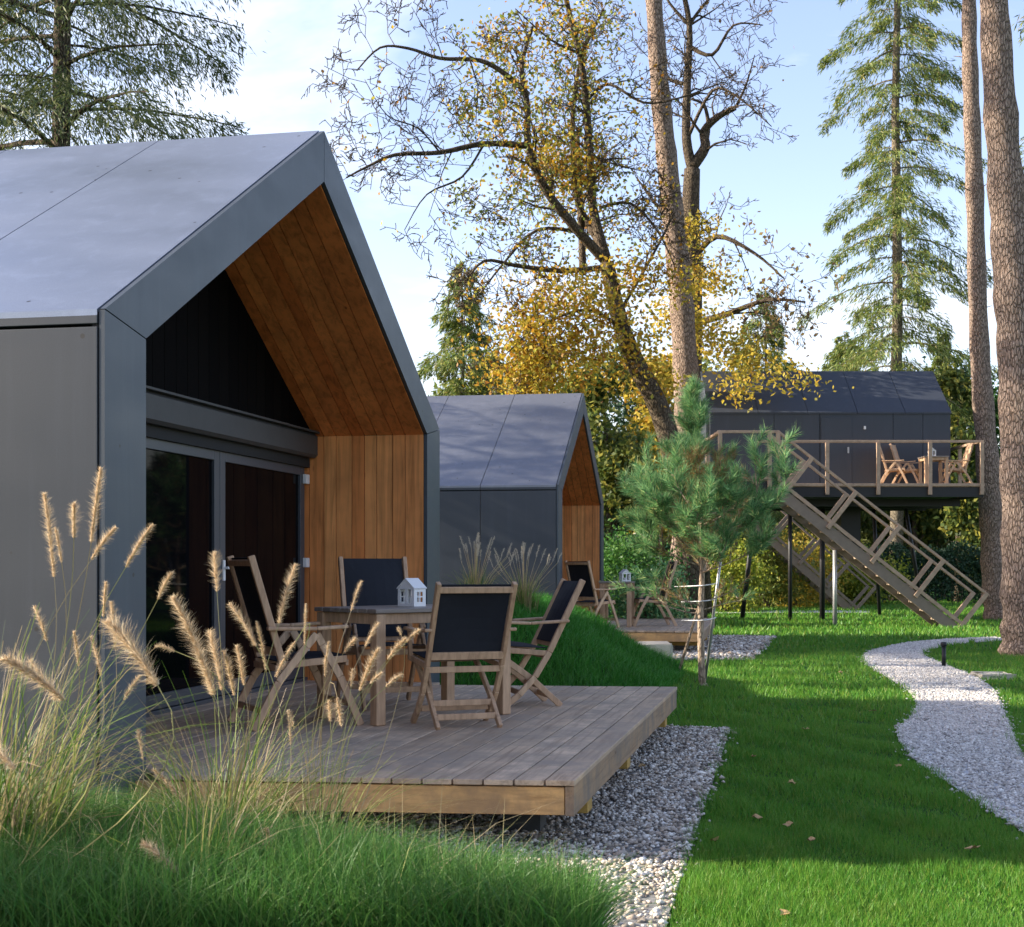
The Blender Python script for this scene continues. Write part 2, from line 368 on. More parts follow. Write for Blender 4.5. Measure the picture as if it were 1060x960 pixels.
def stones(name,poly,n,size,mat,zoff,excl=None,flat=.6):
    xs=[p[0] for p in poly]; ys=[p[1] for p in poly]
    X=nr.uniform(min(xs),max(xs),n*3); Y=nr.uniform(min(ys),max(ys),n*3)
    k=in_poly(X,Y,poly)&(Y>4.6)&(np.abs(X)<.46*Y+.3)
    if excl is not None: k&=~excl(X,Y)
    X=X[k][:n];Y=Y[k][:n]; N=len(X); st_=nr.uniform(0,1,N)<.25; X=X+np.where(st_,nr.normal(0,.05,N),0); Y=Y+np.where(st_,nr.normal(0,.05,N),0); Z=height(X,Y)+zoff
    base=np.array([(1,0,0),(.5,.87,.1),(-.5,.8,-.1),(-1,0,.1),(-.5,-.85,0),(.5,-.8,.1),(.2,.1,1),(-.1,0,-1)],float)
    fc=[(0,1,6),(1,2,6),(2,3,6),(3,4,6),(4,5,6),(5,0,6),(1,0,7),(2,1,7),(3,2,7),(4,3,7),(5,4,7),(0,5,7)]
    V=base[None]*nr.uniform(.65,1.3,(N,8,1)); s=size*np.exp(nr.normal(0,.32,(N,1,1))); V=V*s*np.array([1,.75,flat])
    a=nr.uniform(0,2*math.pi,N); ca,sa=np.cos(a)[:,None],np.sin(a)[:,None]
    t=nr.normal(0,.45,(N,1)); x,y,z=V[...,0],V[...,1],V[...,2]; y,z=y*np.cos(t)-z*np.sin(t),y*np.sin(t)+z*np.cos(t)
    x,y=x*ca-y*sa,x*sa+y*ca
    V=np.stack([x+X[:,None],y+Y[:,None],z+Z[:,None]+nr.uniform(-.3,.6,(N,1))*size],-1)
    Fc=(np.array(fc)[None]+8*np.arange(N)[:,None,None]).reshape(-1,3)
    return np_idx_mesh(name,V.reshape(-1,3),Fc,mat)
o=stones('gravel',GRV1,48000,.0135,M['stone'],.022,lambda X,Y: bank_s(X,Y)>.25); tag(o,'loose pale grey and cream gravel stones around the near timber deck','gravel',kind='stuff')
o=stones('gravel',GRV2,7000,.03,M['stone'],.024); tag(o,'pale gravel strip round the far cabin\'s timber deck','gravel',kind='stuff')
o=stones('path_gravel',PATH,110000,.0118,M['pathstone'],.02); tag(o,'white crushed stone covering the winding garden path','gravel',kind='stuff')

# ------------------------------------------------------------------ grass
def blades(name,X,Y,h,w,mat,lean=.5,seg=1,zo=0):
    N=len(X); Z=height(X,Y)+zo; B=np.stack([X,Y,Z],1)
    a=nr.uniform(0,2*math.pi,N); s=np.stack([np.cos(a),np.sin(a),0*a],1)
    b=nr.uniform(0,2*math.pi,N); l=np.stack([np.cos(b),np.sin(b),0*b],1)*(nr.uniform(0,1,N)*lean)[:,None]
    h=(np.broadcast_to(h,(N,))*nr.uniform(.55,1.25,N))[:,None]; w=np.broadcast_to(w,(N,))[:,None]
    up=np.array([0,0,1.0])
    if seg==1:
        V=np.stack([B-s*w/2,B+s*w/2,B+(up+l)*h],1); return np_mesh(name,V,3,mat)
    t=np.array([0,.35,.7,1.0])[None,:,None]; h3=h[:,None]; w3=w[:,None]
    C=B[:,None]+up*h3*(t-.18*t*t*t*np.linalg.norm(l,axis=1)[:,None,None])+l[:,None]*h3*t*t
    wt_=w3*np.array([1,.9,.6,.06])[None,:,None]/2; V=np.stack([C-s[:,None]*wt_,C+s[:,None]*wt_],2).reshape(-1,3)
    b=(np.arange(N)*8)[:,None]; j=np.arange(3)[None]*2; Fc=np.stack([b+j,b+j+1,b+j+3,b+j+2],-1).reshape(-1,4)
    return np_idx_mesh(name,V,Fc,mat)
def scatter(n,d0,d1,x0=-.46,x1=.46,p=1.0):
    D=d0+(d1-d0)*nr.uniform(0,1,n)**p; X=nr.uniform(x0,x1,n)*D; return X,D
def lawn_ok(X,Y):
    X=X+nr.normal(0,.035,X.shape); Y=Y+nr.normal(0,.035,Y.shape)
    k=~in_poly(X,Y,PATH)&~in_poly(X,Y,GRV1)&~in_poly(X,Y,GRV2)
    u,v=to_local(X,Y,CAB1,AL); k&=~((u<0.02)&(v>-.05)&(v<6.5)&(u>-7))
    u,v=to_local(X,Y,CAB2,AL2); k&=~((u<0.02)&(v>-.05)&(v<6.5)&(u>-7))
    return k
parts=[]
for n,d0,d1,h,w in ((150000,4.6,8.0,.045,.0045),(150000,8,13,.05,.007),(130000,13,24,.06,.013),(120000,24,60,.08,.035)):
    X,Y=scatter(n,d0,d1,-.1 if d1<13 else -.3,.46); 
    k=lawn_ok(X,Y)&(bank_s(X,Y)<.1)
    u,v=to_local(X,Y,CAB1,AL); k&=~((height(X,Y)>.12)&(v<14)&(Y<20))
    X=X[k];Y=Y[k]; hh=h*(1+.35*np.sin(X*3.1+np.sin(Y*2.3)*2)*np.sin(Y*2.7+1)+.25*np.sin(X*9.1+Y*4)); parts.append(blades('grass',X,Y,hh,w,M['lawn'],.9))
labs=['mown lawn grass in the sunny and shaded foreground right of the gravel','mown lawn grass beside the middle bend of the white path','mown lawn grass around the young pine','mown lawn grass under the treehouse at the back']
for o,l in zip(parts,labs): tag(o,l,'grass',kind='stuff')
# berm behind the near deck
X=nr.uniform(-1.5,4.2,150000); Y=nr.uniform(12.4,21,150000); k=lawn_ok(X,Y)&(height(X,Y)>.1); X=X[k];Y=Y[k]
tag(blades('grass',X,Y,.12+.05*np.sin(X*4.1)*np.sin(Y*3.3),.008,M['berm'],1.1,2),'dense dark green grass covering the mound behind the near deck','grass',kind='stuff')
# foreground bank of long grass
X=nr.uniform(-3.2,.5,190000); Y=nr.uniform(3.0,6.9,190000); s=bank_s(X,Y); u,v=to_local(X,Y,CAB1,AL)
k=(s>-.12+nr.uniform(0,.3,len(s)))&(v<.05)&(Y>3.6)&(X>-.5*Y-.3)&(X<.055*Y); X=X[k];Y=Y[k]
tag(blades('grass',X,Y,.24,.0042,M['longgrass'],1.1,2),'long dark green grass on the bank in the lower left foreground','grass',kind='stuff')

X=nr.uniform(-3.2,.4,1600); Y=nr.uniform(3.9,6.6,1600); k=(bank_s(X,Y)>.1)&(X<.05*Y)&(to_local(X,Y,CAB1,AL)[1]<.05); X=X[k];Y=Y[k]
tag(blades('grass',X,Y,.36,.0032,M['stalk'],1.9,2),'dry straw coloured blades mixed into the long foreground grass','grass',kind='stuff')
# fountain grass clumps: arching leaves + stalks carrying bristly plumes
def arching(B,dirs,H,out,w,nseg=6):
    """list of ribbons from B; returns quads"""
    N=len(B); t=np.linspace(0,1,nseg+1)[None,:,None]
    up=np.array([0,0,1.0])
    pts=B[:,None]+up*H[:,None,None]*(1.5*t-.55*t*t*1.6*out[:,None,None]/.6*.6)+dirs[:,None]*(out*H)[:,None,None]*t*t*1.2
    s=unit(np.cross(dirs,up)+nr.normal(0,.4,(N,3)))[:,None]; ww=(w[:,None,None]*(1-.85*t))
    Lf=pts-s*ww/2; Rt=pts+s*ww/2
    q=np.stack([Lf[:,:-1],Rt[:,:-1],Rt[:,1:],Lf[:,1:]],2); return q,pts
def ribbon_mesh(name,q,mat,parent):
    N,k=q.shape[0],q.shape[1]
    # share an island along each ribbon
    Lf=np.concatenate([q[:,:,0],q[:,-1:,3]],1); Rt=np.concatenate([q[:,:,1],q[:,-1:,2]],1)
    V=np.stack([Lf,Rt],2).reshape(-1,3); b=(np.arange(N)*(k+1)*2)[:,None]; j=np.arange(k)[None]*2
    Fc=np.stack([b+j,b+j+1,b+j+3,b+j+2],-1).reshape(-1,4); return np_idx_mesh(name,V,Fc,mat,parent)
def plume_geo(pts_list, rad, nh):
    out=[]
    for (a,b,r) in pts_list:
        a=np.array(a);b=np.array(b); ax=b-a; L=np.linalg.norm(ax); ax=ax/L
        n=int(nh*L/.15); t=nr.uniform(0,1,n); side=unit(np.cross(nr.normal(size=(n,3)),ax))
        sag=np.outer(-4*(t-.5)**2+1,np.array([0,0,1]))*L*.06
        C=a+np.outer(t*L,ax)+sag
        prof=r*(.35+.65*np.sin(np.pi*np.clip(t*.95+.03,0,1))**.6)
        Ln=prof*nr.uniform(.35,1.0,n)**1.3*1.75; d=unit(side+ax*nr.uniform(.3,1.1,(n,1)))
        out.append(needles(C,d,Ln,np.full(n,.0011+r*.011)))
        n2=int(n*.5); t=nr.uniform(0,1,n2); side=unit(np.cross(nr.normal(size=(n2,3)),ax))
        sag=np.outer(-4*(t-.5)**2+1,np.array([0,0,1]))*L*.06
        C=a+np.outer(t*L,ax)+sag+side*r*.1; d=unit(side*.6+ax)
        out.append(needles(C,d,np.full(n2,r*.35),np.full(n2,.0032)))
    return np.concatenate(out)
def fountain_clump(name,label,base,heads,nleaf,Hm,spread,seed):
    """base (x,y); heads: (base px,py, tip px,py, D, radius)"""
    bx,by=base; z0=hz(bx,by); root=empty(name,(bx,by,z0)); tag(root,label,'ornamental grass','fountain grass clumps in the foreground')
    a=nr.uniform(0,2*math.pi,nleaf); rr=nr.uniform(0,spread*.35,nleaf)
    B=np.stack([np.cos(a)*rr,np.sin(a)*rr,-.03+0*a],1); a2=a+nr.normal(0,.6,nleaf)
    dirs=np.stack([np.cos(a2),np.sin(a2),0*a2],1); H=nr.uniform(.45,1.0,nleaf)*Hm
    q,_=arching(B,dirs,H,nr.uniform(.2,.95,nleaf),nr.uniform(.004,.009,nleaf)); ribbon_mesh('foliage',q,M['reed'],root)
    st=MB(); pl=[]
    for (x0,y0,x1,y1,D,r) in heads:
        p0=P(x0,y0,D)-Vector((bx,by,z0)); r=r*(1.05 if r<.03 else 1.2); p1=P(x1,y1,D+rng.uniform(-.08,.08))-Vector((bx,by,z0))
        rb=Vector((rng.uniform(-.1,.1)+p0.x*.18,rng.uniform(-.1,.1)+p0.y*.2,0)); 
        dirn=(p1-p0).normalized(); ctrl=p0-dirn*max(.25,p0.z*.45)
        if ctrl.z<.05: ctrl.z=.05+p0.z*.35
        pts=[]
        for i in range(9):
            t=i/8; pts.append(rb*(1-t)**2+ctrl*2*t*(1-t)+p0*t*t)
        pts.append(p0+(p1-p0)*.9)
        st.tube(pts,[.0024-.0014*i/9 for i in range(10)],4,False); pl.append((tuple(p0),tuple(p1),r))
    st.build('stalk',M['stalk'],root)
    np_mesh('seed_head',plume_geo(pl,0,560),3,M['plume'],root)
    return root
def c8(x,y): return (x/1.959, 470+y/1.959)
def c3(x,y): return (220+x/2.789, 550+y/2.789)
A=[ (110,250,90,80,4.6,.022),(150,170,150,100,4.7,.022),(185,180,205,30,4.6,.022),(185,215,235,150,4.5,.02),(255,230,310,145,4.7,.02),
    (320,295,350,240,4.7,.017),(95,380,70,310,4.5,.018),(210,330,215,260,4.7,.014),(130,500,5,415,3.5,.03),(320,470,215,340,3.6,.036),
    (115,500,60,420,3.9,.02),(160,430,150,360,4.7,.014),(30,640,-8,600,3.6,.026),(290,620,280,560,4.4,.013),(250,500,285,450,4.6,.014),(235,400,225,300,4.5,.02),(205,450,185,370,4.6,.016),(125,220,112,150,4.8,.014)]
B=[ (435,490,350,290,4.7,.03),(440,280,435,200,5.0,.026),(450,480,425,360,4.9,.028),(495,470,480,390,5.0,.022),(520,390,465,305,5.0,.022),(565,345,600,225,5.0,.024),
    (355,400,315,390,4.8,.013),(430,490,395,390,4.8,.026),(475,490,455,400,5.0,.02),(540,440,520,340,5.1,.012),(600,380,560,450,5.1,.016)]
C_=[(400,230,430,145,5.3,.013),(265,330,270,210,5.3,.010),(440,335,480,265,5.3,.016),(380,350,415,310,5.3,.017),(425,460,480,340,5.3,.024),(505,370,560,310,5.4,.02),(560,320,600,285,5.4,.014),
    (330,365,335,320,5.2,.012),(340,550,335,490,5.2,.018),(455,440,490,410,5.3,.018),(500,450,548,415,5.4,.018),(235,570,218,520,5.1,.014),(400,450,405,400,5.2,.016),(325,420,328,360,5.2,.012),(360,480,372,560,5.2,.02),(545,300,535,280,5.4,.010)]
Dh=[(360,850,290,790,3.9,.026),(555,840,540,760,4.3,.022),(370,705,310,640,4.4,.013),(590,590,585,520,4.7,.010)]
def conv(L,f): return [(*f(a,b),*f(c,d),D,r) for a,b,c,d,D,r in L]
fountain_clump('fountain_grass','large straw and green fountain grass at far left in front of the grey wall',(-1.62,4.45),conv(A,c8),620,.75,.75,1)
fountain_clump('fountain_grass','fountain grass with thick tawny plumes in front of the black glass door',(-.98,4.95),conv(B,c8),330,.62,.5,2)
fountain_clump('fountain_grass','sparser fountain grass with thin pale plumes rising before the near table',(-.70,5.15),conv(C_,c3),220,.55,.4,3)
fountain_clump('fountain_grass','low fountain grass with two drooping plumes over the long green grass',(-.92,4.25),conv(Dh,c8),170,.45,.45,4)

def feather_clump(label,base,nh,H,spread,seed):
    bx,by=base; root=empty('feather_grass',(bx,by,hz(bx,by))); tag(root,label,'ornamental grass','feather grass tufts on the mound')
    n=300; a=nr.uniform(0,2*math.pi,n); rr=nr.uniform(0,.15,n); Bp=np.stack([np.cos(a)*rr,np.sin(a)*rr,-.02+0*a],1)
    q,_=arching(Bp,np.stack([np.cos(a),np.sin(a),0*a],1),nr.uniform(.5,1,n)*H*.6,nr.uniform(.1,.7,n),nr.uniform(.006,.012,n)); ribbon_mesh('foliage',q,M['reed'],root)
    st=MB(); pl=[]
    for i in range(nh):
        a=rng.uniform(0,6.28); o=rng.uniform(0,spread); top=Vector((math.cos(a)*o,math.sin(a)*o,H*rng.uniform(.82,1.05)-o*.35))
        st.tube([(0,0,0),top*.5+Vector((0,0,H*.1)),top],[.003,.0025,.002],3,False); d=Vector((math.cos(a)*.4,math.sin(a)*.4,1)).normalized()
        pl.append((tuple(top),tuple(top+d*rng.uniform(.10,.16)),.022))
    st.build('stalk',M['stalk'],root); np_mesh('seed_head',plume_geo(pl,0,150),3,M['plume2'],root)
x,y=L2W(-.05,8.1); feather_clump('tuft of pale feather grass on the mound left of the reclined chairs',(x,y),26,.62,.38,1)
x,y=L2W(.42,8.3); feather_clump('tuft of feather grass on the mound behind the right hand chair',(x,y),24,.60,.45,2)

# ------------------------------------------------------------------ cabins
def inset(poly,d):
    cx=sum(p[0] for p in poly)/len(poly); cz=sum(p[1] for p in poly)/len(poly); out=[]
    n=len(poly)
    for i in range(n):
        p0=Vector(poly[i-1]);p=Vector(poly[i]);p1=Vector(poly[(i+1)%n])
        e0=(p-p0).normalized(); e1=(p1-p).normalized(); n0=Vector((-e0.y,e0.x)); n1=Vector((-e1.y,e1.x))
        if n0.dot(Vector((cx,cz))-p)<0: n0=-n0
        if n1.dot(Vector((cx,cz))-p)<0: n1=-n1
        bis=(n0+n1).normalized(); out.append(tuple(p+bis*d/max(bis.dot(n0),.3)))
    return out
def make_cabin(c,a,label,roofmat,wallmat,group,detail=True,z0=0,door_visible=True):
    W=6.45; RV=3.225; EZ=2.664; AZ=4.47; L=7.0; FW=.45; IEZ=2.585; IAZ=4.108; RU=-1.06
    root=empty('gabled_cabin',(c[0],c[1],z0),-a); tag(root,label,'cabin',group)
    # side walls in panels
    def wall(y0,y1):
        w=MB(); x=-.034
        for i,x1 in enumerate((-1.24,-3.7,-L)):
            w.box(x1+.004,x-.004,y0,y1,-.1,EZ-.085); w.box(x1+.004,x-.004,y0,y1,EZ-.07,EZ-.028); x=x1
        return w.build('wall',wallmat,root,bevel=.003)
    wall(0,.04); wall(W-.04,W)
    cm=MB(); cm.box(-L,-.04,.04,.10,-.1,EZ-.03); cm.box(-L,-.04,W-.10,W-.04,-.1,EZ-.03)
    # dark sub-roof
    sl=(AZ-EZ)/RV
    cm.prism([(.04,EZ-.06),(RV,AZ-.045),(W-.04,EZ-.06),(W-.04,EZ-.12),(RV,AZ-.11),(.04,EZ-.12)],'x',-L,-.04)
    cm.build('wall_core',M['core'],root)
    back=MB(); back.prism([(.04,-.1),(W-.04,-.1),(W-.04,EZ-.05),(RV,AZ-.05),(.04,EZ-.05)],'x',-L-.03,-L-.002); back.build('wall',wallmat,root)
    # roof slopes in panels with seams
    for side in (0,1):
        r=MB(); x=-.034
        while x>-L:
            x1=max(x-1.21,-L)
            if side==0: poly=[(0,EZ),(RV-.004,AZ),(RV-.004,AZ-.03),(.0,EZ-.03)]
            else: poly=[(W,EZ),(RV+.004,AZ),(RV+.004,AZ-.03),(W,EZ-.03)]
            r.prism(poly,'x',x1+.005,x-.005); x=x1
        r.build('roof',roofmat,root)
    # mitred frame around the gable
    quads=[[(0,-.1),(FW,-.1),(FW,IEZ),(0,EZ)],[(0,EZ),(FW,IEZ),(RV,IAZ),(RV,AZ)],[(W,EZ),(W-FW,IEZ),(RV,IAZ),(RV,AZ)],[(W,-.1),(W-FW,-.1),(W-FW,IEZ),(W,EZ)]]
    for q in quads:
        b=MB(); b.prism(inset(q,.0035),'x',-.028,0.0); b.build('frame_panel',M['clad_frame'],root)
        b=MB(); b.prism(inset(q,.010),'x',-.07,-.030); b.build('frame_core',M['core'],root)
    # inner frame return
    t=.03
    # cladding inside: side walls vertical boards, soffits boards down the slope
    xs=[-.0315]
    while xs[-1]>RU-.12: xs.append(xs[-1]-rng.choice((.115,.14,.15,.17)))
    for side in (0,1):
        b=MB(); s=MB(); e=MB()
        for x1,x0 in zip(xs[:-1],xs[1:]):
            d=rng.uniform(0,.007)
            if side: b.box(x0+.003,x1-.003,W-FW-d+.004,W-FW+.02,.30,IEZ-.004)
            else: b.box(x0+.002,x1-.002,FW-.02,FW+d,.30,IEZ-.004)
            y0,y1=(FW,RV) if side==0 else (W-FW,RV)
            s.prism([(y0,IEZ-d),(y1,IAZ-d),(y1,IAZ+.02),(y0,IEZ+.02)],'x',x0+.004,x1-.004)
        e.box(xs[-1],-.04,*((W-FW+.022,W-FW+.05) if side else (FW-.05,FW-.022)),.0,IEZ)
        y0,y1=(FW,RV) if side==0 else (W-FW,RV)
        e.prism([(y0,IEZ+.022),(y1,IAZ+.022),(y1,IAZ+.05),(y0,IEZ+.05)],'x',xs[-1],-.04)
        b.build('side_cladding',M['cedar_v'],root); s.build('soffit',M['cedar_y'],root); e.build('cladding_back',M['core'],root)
    # back of the recess: boarded triangle over a lintel, doors below
    t=MB(); y=FW
    while y<W-FW:
        y1=min(y+.19,W-FW); top=lambda yy: IEZ+(IAZ-IEZ)*(1-abs(yy-RV)/(RV-FW))+.012
        pts=[(y+.003,2.6),(y1-.003,2.6),(y1-.003,top(y1))]
        if y<RV<y1: pts.append((RV,top(RV)))
        pts.append((y+.003,top(y))); t.prism(pts,'x',RU-.03,RU); y=y1
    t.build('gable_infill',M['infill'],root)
    t=MB(); t.box(RU-.25,RU-.033,FW+.005,W-FW-.005,2.3,IEZ-.01); t.box(RU-.30,RU-.22,FW+.01,2.10,.0,2.34); t.build('wall_core',M['core'],root)
    l=MB(); pr=[(RU-.12,2.385),(RU+.02,2.385),(RU+.045,2.41),(RU+.045,2.575),(RU+.02,2.60),(RU-.12,2.60)]
    l.prism([(p[0],p[1]) for p in pr],'y',FW+.006,W-FW-.016); l.box(RU-.02,RU+.075,FW+.008,W-FW-.02,2.602,2.618)
    l.build('lintel',M['lintel'],root)
    DX=RU-.10
    fr=MB(); fr.box(DX-.05,DX+.02,2.06,5.985,2.31,2.383); fr.box(DX-.05,DX+.02,2.0,2.06,.38,2.383); fr.box(DX-.05,DX+.02,5.94,5.985,.38,2.305); fr.box(DX-.05,DX+.05,2.0,5.985,.37,.41)
    fr.build('door_frame',M['dframe'],root,bevel=.004)
    for k,(y0,y1) in enumerate(((2.065,4.035),(4.045,5.935))):
        d=MB(); s=.10
        d.box(DX-.03,DX+.035,y0,y0+s,.415,2.305); d.box(DX-.03,DX+.035,y1-s,y1,.415,2.305); d.box(DX-.03,DX+.035,y0+s+.001,y1-s-.001,2.225,2.305); d.box(DX-.03,DX+.035,y0+s+.001,y1-s-.001,.415,.52)
        dd=d.build('door',M['dframe'],root,bevel=.004)
        gl=MB(); gl.box(DX-.01,DX+.012,y0+s-.01,y1-s+.01,.51,2.235); gl.build('glass',M['glass'],dd)
        if k==1:
            for z in (.62,1.40,2.15):
                h=MB(); h.box(DX+.037,DX+.075,y1-.05,y1+.035,z,z+.085); h.build('hinge',M['white'],dd,bevel=.006)
            h=MB(); h.box(DX+.036,DX+.05,y0+.03,y0+.07,1.30,1.46); h.bar((DX+.075,y0+.05,1.40),(DX+.075,y0+.17,1.40),.02,.02); h.bar((DX+.04,y0+.05,1.40),(DX+.085,y0+.05,1.40),.02,.02,(0,0,1)); h.build('handle',M['white'],dd,bevel=.004)
    return root
cab1=make_cabin(CAB1,AL,'large near cabin with pale blue-grey roof and open wood lined gable, left of the deck',M['clad_roof'],M['clad'],'grey gabled cabins')
cab2=make_cabin(CAB2,AL2,'middle cabin behind the grass mound, its roof split by two dark seams',M['clad_roof2'],M['clad_dark'],'grey gabled cabins')
C3=P(470,584,44); cab3=make_cabin((C3.x-2.2,44),R(9),'farthest grey cabin, only its ridge showing above the middle cabin roof',M['clad_roof2'],M['clad_dark'],'grey gabled cabins',z0=1.2)

# ------------------------------------------------------------------ decks
def make_deck(c,a,label,shear=.108,ztop=.38,U1=2.22,group='timber decks'):
    root=empty('timber_deck',(c[0],c[1],0),-a); tag(root,label,'deck',group)
    def ys(x): k=max(x,0); return -shear*(U1-k)
    Y0,Y1=.487,5.97; n=int(U1/.15); b=MB()
    x=U1
    while x>-1.1:
        x0=x-.1405
        if x0<0.03: y0,y1=.455,5.99; y0a=y0b=y0; y1a=y1b=y1
        else: y0a,y0b=Y0+ys(x0),Y0+ys(x); y1a,y1b=Y1+ys(x0),Y1+ys(x)
        if x0<.03 and x>.03: pass
        j=rng.uniform(-.004,.004); zt=ztop+rng.uniform(-.0012,.0012)
        if x0>.03 or x<=.03 or True:
            b.add([(x0,y0a+j,zt-.028),(x,y0b+j,zt-.028),(x,y1b,zt-.028),(x0,y1a,zt-.028),(x0,y0a+j,zt),(x,y0b+j,zt),(x,y1b,zt),(x0,y1a,zt)],
                  [(0,3,2,1),(4,5,6,7),(0,1,5,4),(1,2,6,5),(2,3,7,6),(3,0,4,7)])
        x-=.15
    b.build('deck_boards',M['deck'],root,bevel=.004)
    def skew(name,x0,x1,y,dy,z0,z1,mat):
        f=MB(); f.add([(x0,y+ys(x0),z0),(x1,y+ys(x1),z0),(x1,y+dy+ys(x1),z0),(x0,y+dy+ys(x0),z0),(x0,y+ys(x0),z1),(x1,y+ys(x1),z1),(x1,y+dy+ys(x1),z1),(x0,y+dy+ys(x0),z1)],
              [(0,3,2,1),(4,5,6,7),(0,1,5,4),(1,2,6,5),(2,3,7,6),(3,0,4,7)]); return f.build(name,mat,root,bevel=.003)
    zt=ztop-.030
    skew('front_fascia',.03,U1-.052,Y0+.012,.045,zt-.142,zt-.006,M['pine_x'])
    skew('back_fascia',.03,U1-.052,Y1-.06,.045,zt-.142,zt-.006,M['pine_x'])
    f=MB(); f.add([(U1-.048,Y0+.006,zt-.146),(U1-.004,Y0+.006,zt-.146),(U1-.004,Y1-.01,zt-.146),(U1-.048,Y1-.01,zt-.146),(U1-.048,Y0+.006,zt-.001),(U1-.004,Y0+.006,zt-.001),(U1-.004,Y1-.01,zt-.001),(U1-.048,Y1-.01,zt-.001)],
              [(0,3,2,1),(4,5,6,7),(0,1,5,4),(1,2,6,5),(2,3,7,6),(3,0,4,7)]); f.build('side_fascia',M['deckside'],root,bevel=.003)
    for xx in (.5,1.1,1.65):
        j=MB(); j.box(xx,xx+.045,Y0+.09,Y1-.5,zt-.14,zt-.004); j.build('joist',M['sleeper'],root)
    for yy in (Y0+.62,Y0+2.3,Y1-.75):
        skew('bearer',-.0+.05,U1-.03,yy,.16,zt-.235,zt-.15,M['sleeper'])
    for yy in (Y0+.62,Y0+2.3,Y1-.75):
        for xx in (.25,1.75):
            p=MB(); p.box(xx,xx+.2,yy+ys(xx)-.03,yy+ys(xx)+.15,-.05,zt-.237); p.build('footing',M['lintel'],root)
    return root
make_deck(CAB1,AL,'large weathered grey timber deck in front of the near cabin, raised over gravel')
make_deck(CAB2,AL2,'smaller looking far timber deck before the middle cabin, behind the young pine',shear=0.02)

